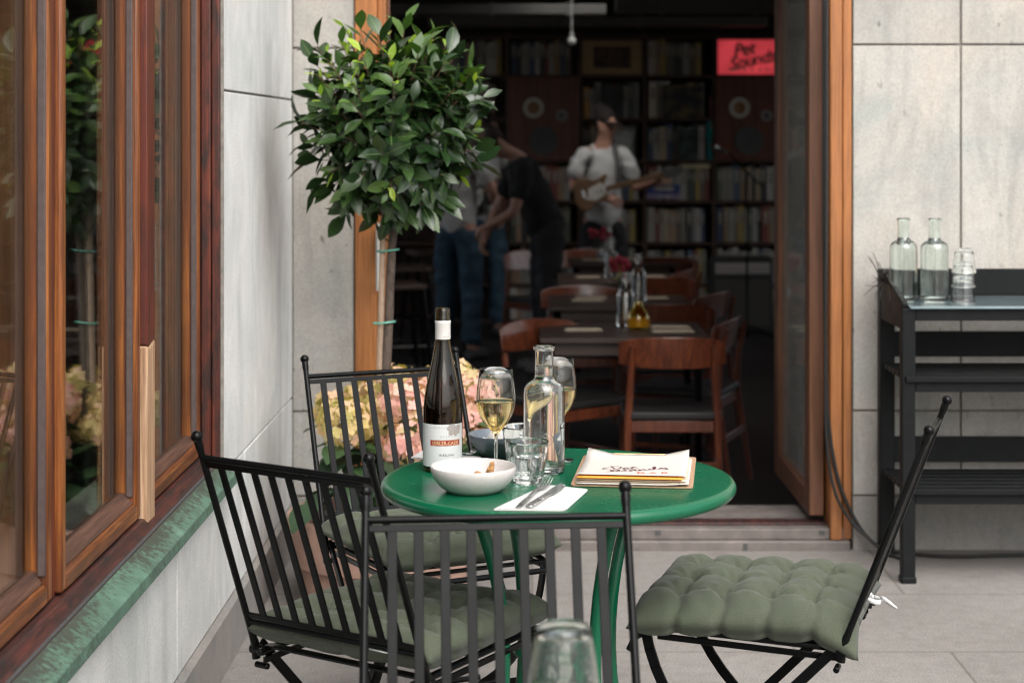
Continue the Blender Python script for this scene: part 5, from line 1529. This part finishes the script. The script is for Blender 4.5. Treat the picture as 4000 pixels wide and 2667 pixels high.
# --- amplifier and microphone stand
a = at(1640, 640, 14.6)
t = thing('stage_amplifier', 'black amplifier on the floor before the records below the second speaker', 'amplifier', (at(1705, 600, 14.6).x, 14.6, IF))
mb = MB(); mb.box(-.25, .25, 0, .3, .03, .62); mb.build('cabinet', simple('black_vinyl', (.018, .018, .018), .6), t, bevel=.01)
mb = MB(); mb.box(-.22, .22, -.006, -.0005, .07, .45); mb.build('grille', simple('grille_cloth', (.06, .055, .05), .9, .3, 200), t)
mb = MB(); mb.box(-.22, .22, -.008, -.0005, .49, .58)
for k in range(7): mb.tube([(-.18+.06*k, -.009, .535), (-.18+.06*k, -.024, .535)], .011, 10)
mb.build('control_panel', M['ink_grey'], t)
p = at(1716, 395, 14.2)
t = thing('microphone_stand', 'thin black microphone stand in front of the records', 'mic stand', (p.x, 14.2, IF))
mb = MB(); mb.tube([(0, 0, .02), (0, 0, p.z-IF)], .009, 8); mb.tube([(.12, 0, p.z-IF-.12), (-.16, 0, p.z-IF+.16)], .007, 8); mb.build('pole', M['black_metal'], t)
mb = MB()
for k in range(3): mb.tube([(0, 0, .12), (.26*math.cos(k*2.1), .26*math.sin(k*2.1), .01)], .008, 6)
mb.build('tripod_leg', M['black_metal'], t)
mb = MB(); mb.tube([(-.15, 0, p.z-IF+.15), (-.23, 0, p.z-IF+.19)], [.012, .022], 12); mb.sphere((-.235, 0, p.z-IF+.193), .025, 12, 8); mb.build('microphone', M['steel'], t)

# ================================================================== PEOPLE
def skin_mesh(name, joints, edges, radii, mat, parent, sub=2, folds=0):
    names = list(joints); me = bpy.data.meshes.new(name)
    ix = {n: i for i, n in enumerate(names)}
    me.from_pydata([tuple(joints[n]) for n in names], [(ix[a], ix[b]) for a, b in edges], [])
    o = bpy.data.objects.new(name, me); COL.objects.link(o)
    m = o.modifiers.new('skin', 'SKIN'); m.use_smooth_shade = True
    sd = me.skin_vertices[0].data
    for n in names:
        r = radii[n]; sd[ix[n]].radius = r if isinstance(r, tuple) else (r, r)
        sd[ix[n]].use_root = (ix[n] == 0)
    s = o.modifiers.new('sub', 'SUBSURF'); s.levels = s.render_levels = sub
    dg = bpy.context.evaluated_depsgraph_get(); dg.update()
    nm = bpy.data.meshes.new_from_object(o.evaluated_get(dg)); nm.materials.clear(); nm.materials.append(mat)
    if folds:
        for v in nm.vertices:
            q = v.co
            v.co = q+v.normal*folds*(mnoise.noise(Vector((q.x*9, q.y*9, q.z*16)))+.6*mnoise.noise(Vector((q.x*6+q.z*14, q.y*14, q.z*9+4))))
    nm.polygons.foreach_set('use_smooth', [True]*len(nm.polygons))
    bpy.data.objects.remove(o); bpy.data.meshes.remove(me)
    r = bpy.data.objects.new(name, nm); nm.name = name; COL.objects.link(r); r.parent = parent
    return r
BASE = dict(pelvis=(0, 0, .96), waist=(0, 0, 1.10), chest=(0, -.01, 1.30), yoke=(0, 0, 1.43), neck=(0, .0, 1.52), jaw=(0, -.025, 1.60), skull=(0, -.012, 1.68), crown=(0, .0, 1.755), nose=(0, -.115, 1.645))
for s, q in (('a', -1), ('b', 1)):
    BASE.update({'clav_'+s: (q*.08, 0, 1.455), 'sho_'+s: (q*.165, 0, 1.435), 'elb_'+s: (q*.235, .02, 1.15), 'wri_'+s: (q*.26, -.08, .90), 'hip_'+s: (q*.095, 0, .93), 'kne_'+s: (q*.11, -.025, .50), 'ank_'+s: (q*.12, .02, .085), 'toe_'+s: (q*.135, -.16, .035), 'ear_'+s: (q*.082, .0, 1.665)})
RB = dict(pelvis=.088, waist=.088, chest=.11, yoke=.085, neck=.052, jaw=.058, skull=.074, crown=.048, nose=.014, clav=.06, sho=.055, elb=.04, wri=.027, hip=.072, kne=.052, ank=.038, toe=.034, ear=.012)
def figure(label, loc, rz, Ht, pose, mats, lean=0, headturn=(0, 0), cap=None, group=None):
    skin, shirt, pants, hair = mats
    k = Ht/1.80; J = {n: Vector(p) for n, p in BASE.items()}
    J.update({n: Vector(p) for n, p in pose.items()})
    up = [n for n in J if n.split('_')[0] in ('waist', 'chest', 'yoke', 'neck', 'jaw', 'skull', 'crown', 'nose', 'clav', 'sho', 'ear')]
    if lean:
        Rm = Matrix.Rotation(lean, 4, 'X'); pv = Vector((0, 0, .98))
        for n in up: J[n] = pv+Rm @ (J[n]-pv)
    hm = Matrix.Rotation(headturn[0], 4, 'Z') @ Matrix.Rotation(headturn[1], 4, 'X'); nk = J['neck'].copy()
    for n in ('jaw', 'skull', 'crown', 'nose', 'ear_a', 'ear_b'): J[n] = nk+hm @ (J[n]-nk)
    E = [('pelvis', 'waist'), ('waist', 'chest'), ('chest', 'yoke'), ('yoke', 'neck'), ('neck', 'jaw'), ('jaw', 'skull'), ('skull', 'crown'), ('skull', 'nose')]
    for s in 'ab': E += [('yoke', 'clav_'+s), ('clav_'+s, 'sho_'+s), ('sho_'+s, 'elb_'+s), ('elb_'+s, 'wri_'+s), ('pelvis', 'hip_'+s), ('hip_'+s, 'kne_'+s), ('kne_'+s, 'ank_'+s), ('ank_'+s, 'toe_'+s), ('skull', 'ear_'+s)]
    RR = {n: RB[n.split('_')[0]] for n in J}
    # hands: palm and five fingers curling towards the belly
    for s, q in (('a', -1), ('b', 1)):
        w = J['wri_'+s]; d = (w-J['elb_'+s]).normalized(); side = d.cross(Vector((0, -1, .2))).normalized(); dn = d.cross(side).normalized()
        J['palm_'+s] = w+d*.055; RR['palm_'+s] = .028; E.append(('wri_'+s, 'palm_'+s))
        for f in range(4):
            o = side*(f-1.5)*.02; L = (.036, .042, .040, .032)[f]; pr_ = 'palm_'+s
            for g in range(3):
                nme = 'fin%d%d_%s' % (f, g, s); a = .35+.55*g
                b0 = J[pr_] if g else J['palm_'+s]+o+d*.028
                J[nme] = b0 if g == 0 else b0+(d*math.cos(a)+dn*math.sin(a))*L
                RR[nme] = .0095-.001*g; E.append((pr_, nme)); pr_ = nme
        J['thu0_'+s] = w+d*.03+side*.034*(-1); J['thu1_'+s] = J['thu0_'+s]+(d*.7-side*.5+dn*.3)*.04
        RR['thu0_'+s] = .012; RR['thu1_'+s] = .009; E += [('palm_'+s, 'thu0_'+s), ('thu0_'+s, 'thu1_'+s)]
    J = {n: p*k for n, p in J.items()}; RR = {n: r*k for n, r in RR.items()}
    t = thing('person', label, 'person', loc, rz, group)
    skin_mesh('body', J, E, RR, skin, t)
    def sub(keys): return {n: J[n] for n in keys}
    SJ = sub(['pelvis', 'waist', 'chest', 'yoke', 'clav_a', 'sho_a', 'clav_b', 'sho_b']); SJ['pelvis'] = SJ['pelvis'].lerp(J['waist'], -.72)
    SE = [('pelvis', 'waist'), ('waist', 'chest'), ('chest', 'yoke')]; SR = dict(pelvis=.155, waist=.138, chest=.142, yoke=.09)
    for s in 'ab':
        SJ['slv_'+s] = J['sho_'+s].lerp(J['elb_'+s], .82); SR.update({'clav_'+s: .075, 'sho_'+s: .068, 'slv_'+s: .066}); SE += [('yoke', 'clav_'+s), ('clav_'+s, 'sho_'+s), ('sho_'+s, 'slv_'+s)]
    skin_mesh('shirt', SJ, SE, {n: r*k for n, r in SR.items()}, shirt, t, 3, .020)
    PJ = sub(['pelvis', 'hip_a', 'kne_a', 'ank_a', 'hip_b', 'kne_b', 'ank_b']); PJ['top'] = J['pelvis'].lerp(J['waist'], .7)
    PR = dict(pelvis=.140, top=.125)
    for s in 'ab': PR.update({'hip_'+s: .108, 'kne_'+s: .084, 'ank_'+s: .072})
    skin_mesh('trousers', PJ, [('top', 'pelvis')]+[e for s in 'ab' for e in (('pelvis', 'hip_'+s), ('hip_'+s, 'kne_'+s), ('kne_'+s, 'ank_'+s))], {n: r*k for n, r in PR.items()}, pants, t, 3, .014)
    # hair over the back and top of the skull
    hd = (J['crown']-J['jaw']).normalized(); fw = (J['nose']-J['skull']).normalized(); c = J['skull']+hd*.028*k-fw*.018*k
    q = MB(); q.sphere((0, 0, 0), .085*k, 20, 14); right = fw.cross(hd).normalized()
    out = []
    for v in q.v:
        w = right*v.x*.95+fw*-v.y*1.0+hd*v.z*1.05
        if v.z < -.02*k and v.y < .03*k: w = w*.80+hd*.02*k
        out.append(c+w*(1+.08*mnoise.noise(v*40)))
    mb = MB(); mb.add(out, q.f); mb.build('hair', hair, t)
    mb = MB()
    for sgn in (-1, 1): mb.sphere(J['skull']+fw*.078*k+right*sgn*.031*k-hd*.005*k, .010*k, 10, 8)
    mb.build('eyes', M['ink_black'], t)
    mb = MB(); mb.tube([J['jaw']+fw*.055*k-right*.022*k+hd*.012*k, J['jaw']+fw*.063*k+hd*.012*k, J['jaw']+fw*.055*k+right*.022*k+hd*.012*k], .005*k, 6); mb.build('mouth', simple('lip_tone', (.25, .09, .07), .5), t)
    if cap is not None:
        mb = MB(); q = MB(); q.lathe([(0, .094), (.05, .084), (.080, .055), (.091, .012), (.091, 0), (.087, 0), (.086, .01), (0, .08)], 24)
        mb.add([c+(right*v.x+fw*v.y+hd*v.z)*k for v in q.v], q.f)
        vs = []
        for i in range(9):
            a = -1.1+2.2*i/8; e = math.cos(a)
            vs += [c+(right*.098*math.sin(a)+fw*(.098*e)+hd*.012)*k, c+(right*.098*math.sin(a)*.95+fw*(.098*e+.075*max(0, e-.3)/.7)+hd*(.006))*k]
        mb.add(vs, [(2*i, 2*i+2, 2*i+3, 2*i+1) for i in range(8)])
        mb.build('cap', cap, t, recalc=False)
    # shoes
    for s in 'ab':
        mb = MB(); a, b = J['ank_'+s], J['toe_'+s]; mb.tube([a+(a-b)*.25-Vector((0, 0, .05*k)), a.lerp(b, .4)-Vector((0, 0, .01)), b, b+(b-a)*.12], [.036*k, .045*k, .042*k, .02*k], 12); mb.build('shoe', M['ink_black'], t)
    return t
skin_m = simple('skin_tone', (.42, .22, .155), .5, .08, 20)
shirt_w = simple('white_tshirt', (.50, .50, .49), .9, .05, 12, .2); shirt_g = simple('light_grey_tshirt', (.42, .405, .395), .9, .06, 12, .2); shirt_k = simple('black_tshirt', (.012, .012, .013), .9)
jeans = simple('blue_jeans', (.019, .05, .08), .85, .3, 25, .2); blackp = simple('black_trousers', (.012, .012, .014), .85); hair_b = simple('dark_brown_hair', (.03, .018, .012), .7, .3, 60)

def guitar(label, loc, ang, body_col, yaw=0, group='electric guitars'):
    """lies in its own xz plane, neck towards +x; ang tilts the neck up"""
    t = thing('electric_guitar', label, 'guitar', loc, 0, group); t.rotation_euler = (0, -ang, yaw)
    out = [(-.20, .0), (-.19, .09), (-.13, .145), (-.05, .135), (.0, .10), (.05, .105), (.11, .13), (.135, .115), (.10, .07), (.09, .03), (.09, -.03), (.10, -.07), (.14, -.125), (.10, -.135), (.03, -.10), (-.03, -.10), (-.09, -.155), (-.16, -.14), (-.20, -.07)]
    mb = MB(); mb.prism(out, 'y', -.022, .022); mb.build('guitar_body', body_col, t, bevel=.008)
    mb = MB(); mb.box(.0895, .60, -.036, -.014, -.024, .024); mb.build('neck', simple('maple_neck', (.14, .075, .035), .4), t, bevel=.006)
    mb = MB(); mb.prism([(.602, -.024), (.64, -.042), (.78, -.028), (.79, .0), (.78, .04), (.64, .04), (.602, .024)], 'y', -.030, -.014); mb.build('headstock', M['ink_black'], t, bevel=.003)
    mb = MB(); mb.prism([(-.10, -.05), (-.02, -.08), (.08, -.04), (.09, .03), (.05, .07), (-.06, .04)], 'y', -.026, -.0222); mb.build('pickguard', simple('pale_pickguard', (.5, .48, .42), .4), t)
    mb = MB()
    for k in range(3): mb.box(-.06+.05*k, -.045+.05*k, -.031, -.0262, -.028, .028)
    mb.box(-.125, -.10, -.032, -.0222, -.035, .035); mb.build('pickup', M['steel'], t)
    t.scale = (.84, .84, .84)
    return t
def strap(pts, parent_label, w=.034):
    mb = MB()
    for a, b in zip(pts[:-1], pts[1:]): mb.bar(a, Vector(b)+(Vector(b)-Vector(a))*.03, w, .004, up=(0, -1, .2))
    return mb
GX = Vector((.53, 13.5, IF))
figure('person in white t-shirt, black trousers and dark cap playing a tan guitar', GX, R(12), 1.83,
       dict(elb_a=(-.23, .02, 1.20), wri_a=(-.03, -.20, 1.13), elb_b=(.24, -.04, 1.19), wri_b=(.33, -.23, 1.25), kne_a=(-.12, -.03, .5)), (skin_m, shirt_w, blackp, hair_b), headturn=(R(38), R(8)), cap=simple('dark_cap', (.012, .007, .006), .9))
g = guitar('tan sunburst guitar held by the person in the white t-shirt', GX+Vector((-.06, -.23, 1.20)), R(14), simple('tan_guitar', (.13, .065, .027), .35, .4, 4), R(2))
mb = strap([(GX+Vector((.10, -.19, 1.22))), (GX+Vector((.11, -.185, 1.38))), (GX+Vector((.085, -.10, 1.54))), (GX+Vector((.06, .03, 1.57))), (GX+Vector((-.02, .16, 1.40)))], '')
tag(mb.build('guitar_strap', M['ink_black']), 'black strap over the shoulder of the person in the white t-shirt', 'strap')
A = Vector(((1052-CX)*13.0/F, 13.0, IF))
figure('person in a light grey t-shirt and blue jeans seen from behind under the bay leaves', A, R(180-28), 1.80,
       dict(elb_a=(-.27, -.05, 1.20), wri_a=(-.20, -.24, 1.05), elb_b=(.27, .0, 1.18), wri_b=(.12, -.22, 1.10)), (skin_m, shirt_g, jeans, hair_b))
B = Vector(((1112-CX)*14.4/F, 14.4, IF))
figure('person in a white t-shirt and faded jeans playing a dark guitar behind the grey t-shirt', B, R(20), 1.80,
       dict(elb_a=(-.27, .0, 1.20), wri_a=(-.02, -.22, 1.10), elb_b=(.27, -.05, 1.22), wri_b=(.22, -.28, 1.15)), (skin_m, shirt_w, jeans, hair_b), headturn=(R(20), R(20)))
guitar('dark guitar of the person partly hidden behind the grey t-shirt', B+Vector((-.02, -.24, 1.13)), R(24), simple('black_guitar', (.02, .016, .015), .3), R(-58))
Cc = Vector(((1258-CX)*12.3/F, 12.3, IF))
figure('person all in black stooping with bent head beside the guitarists', Cc, R(-78), 1.80,
       dict(elb_a=(-.22, -.30, 1.12), wri_a=(-.16, -.40, .92), elb_b=(.22, -.28, 1.10), wri_b=(.10, -.44, 1.0)), (skin_m, shirt_k, blackp, hair_b), lean=R(24), headturn=(0, R(32)))

# ================================================================== LIGHT, SKY, CAMERA
w = bpy.data.worlds.new('World'); scene.world = w; w.use_nodes = True
nt = w.node_tree; bg = nt.nodes['Background']
sky = nt.nodes.new('ShaderNodeTexSky'); sky.sky_type = 'NISHITA'; sky.sun_disc = False
SUN_EL, SUN_ROT = R(50), R(162)
sky.sun_elevation = SUN_EL; sky.sun_rotation = SUN_ROT; sky.air_density = 1.0; sky.dust_density = 4.0; sky.ozone_density = 1.0
hs = nt.nodes.new('ShaderNodeHueSaturation'); hs.inputs['Saturation'].default_value = .30
nt.links.new(sky.outputs[0], hs.inputs['Color']); nt.links.new(hs.outputs[0], bg.inputs['Color']); bg.inputs['Strength'].default_value = .11
sl = bpy.data.lights.new('sun', 'SUN'); sl.energy = .9; sl.angle = R(70); sl.color = (1, .96, .90)
so_ = bpy.data.objects.new('sun', sl); COL.objects.link(so_)
# nishita: rotation measured from +Y clockwise
sd_ = Vector((math.sin(SUN_ROT)*math.cos(SUN_EL), math.cos(SUN_ROT)*math.cos(SUN_EL), math.sin(SUN_EL)))
so_.rotation_euler = sd_.to_track_quat('Z', 'Y').to_euler(); so_.location = (3, -4, 8)

cam = bpy.data.cameras.new('camera'); co = bpy.data.objects.new('camera', cam); COL.objects.link(co)
co.location = (0, 0, H); co.rotation_euler = (PI/2, 0, 0)
cam.sensor_width = 36; cam.lens = F/2352*36; cam.shift_x = -(CX-1176)/2352; cam.shift_y = -(784-CY)/2352
cam.clip_start = .05; cam.clip_end = 1000
cam.dof.use_dof = True; cam.dof.focus_distance = 3.88; cam.dof.aperture_fstop = 4.3
scene.camera = co
scene.render.engine = 'CYCLES'
cy = scene.cycles
cy.use_denoising = True; cy.pixel_filter_type = 'BLACKMAN_HARRIS'; cy.filter_width = 1.15; cy.max_bounces = 14; cy.transmission_bounces = 14; cy.transparent_max_bounces = 12; cy.glossy_bounces = 6; cy.diffuse_bounces = 4
cy.caustics_refractive = True; cy.caustics_reflective = False; cy.blur_glossy = .6; cy.sample_clamp_indirect = 6
cy.use_adaptive_sampling = True; cy.adaptive_threshold = .01
scene.view_settings.view_transform = 'Standard'; scene.view_settings.look = 'None'; scene.view_settings.gamma = 1; scene.view_settings.exposure = 1.52
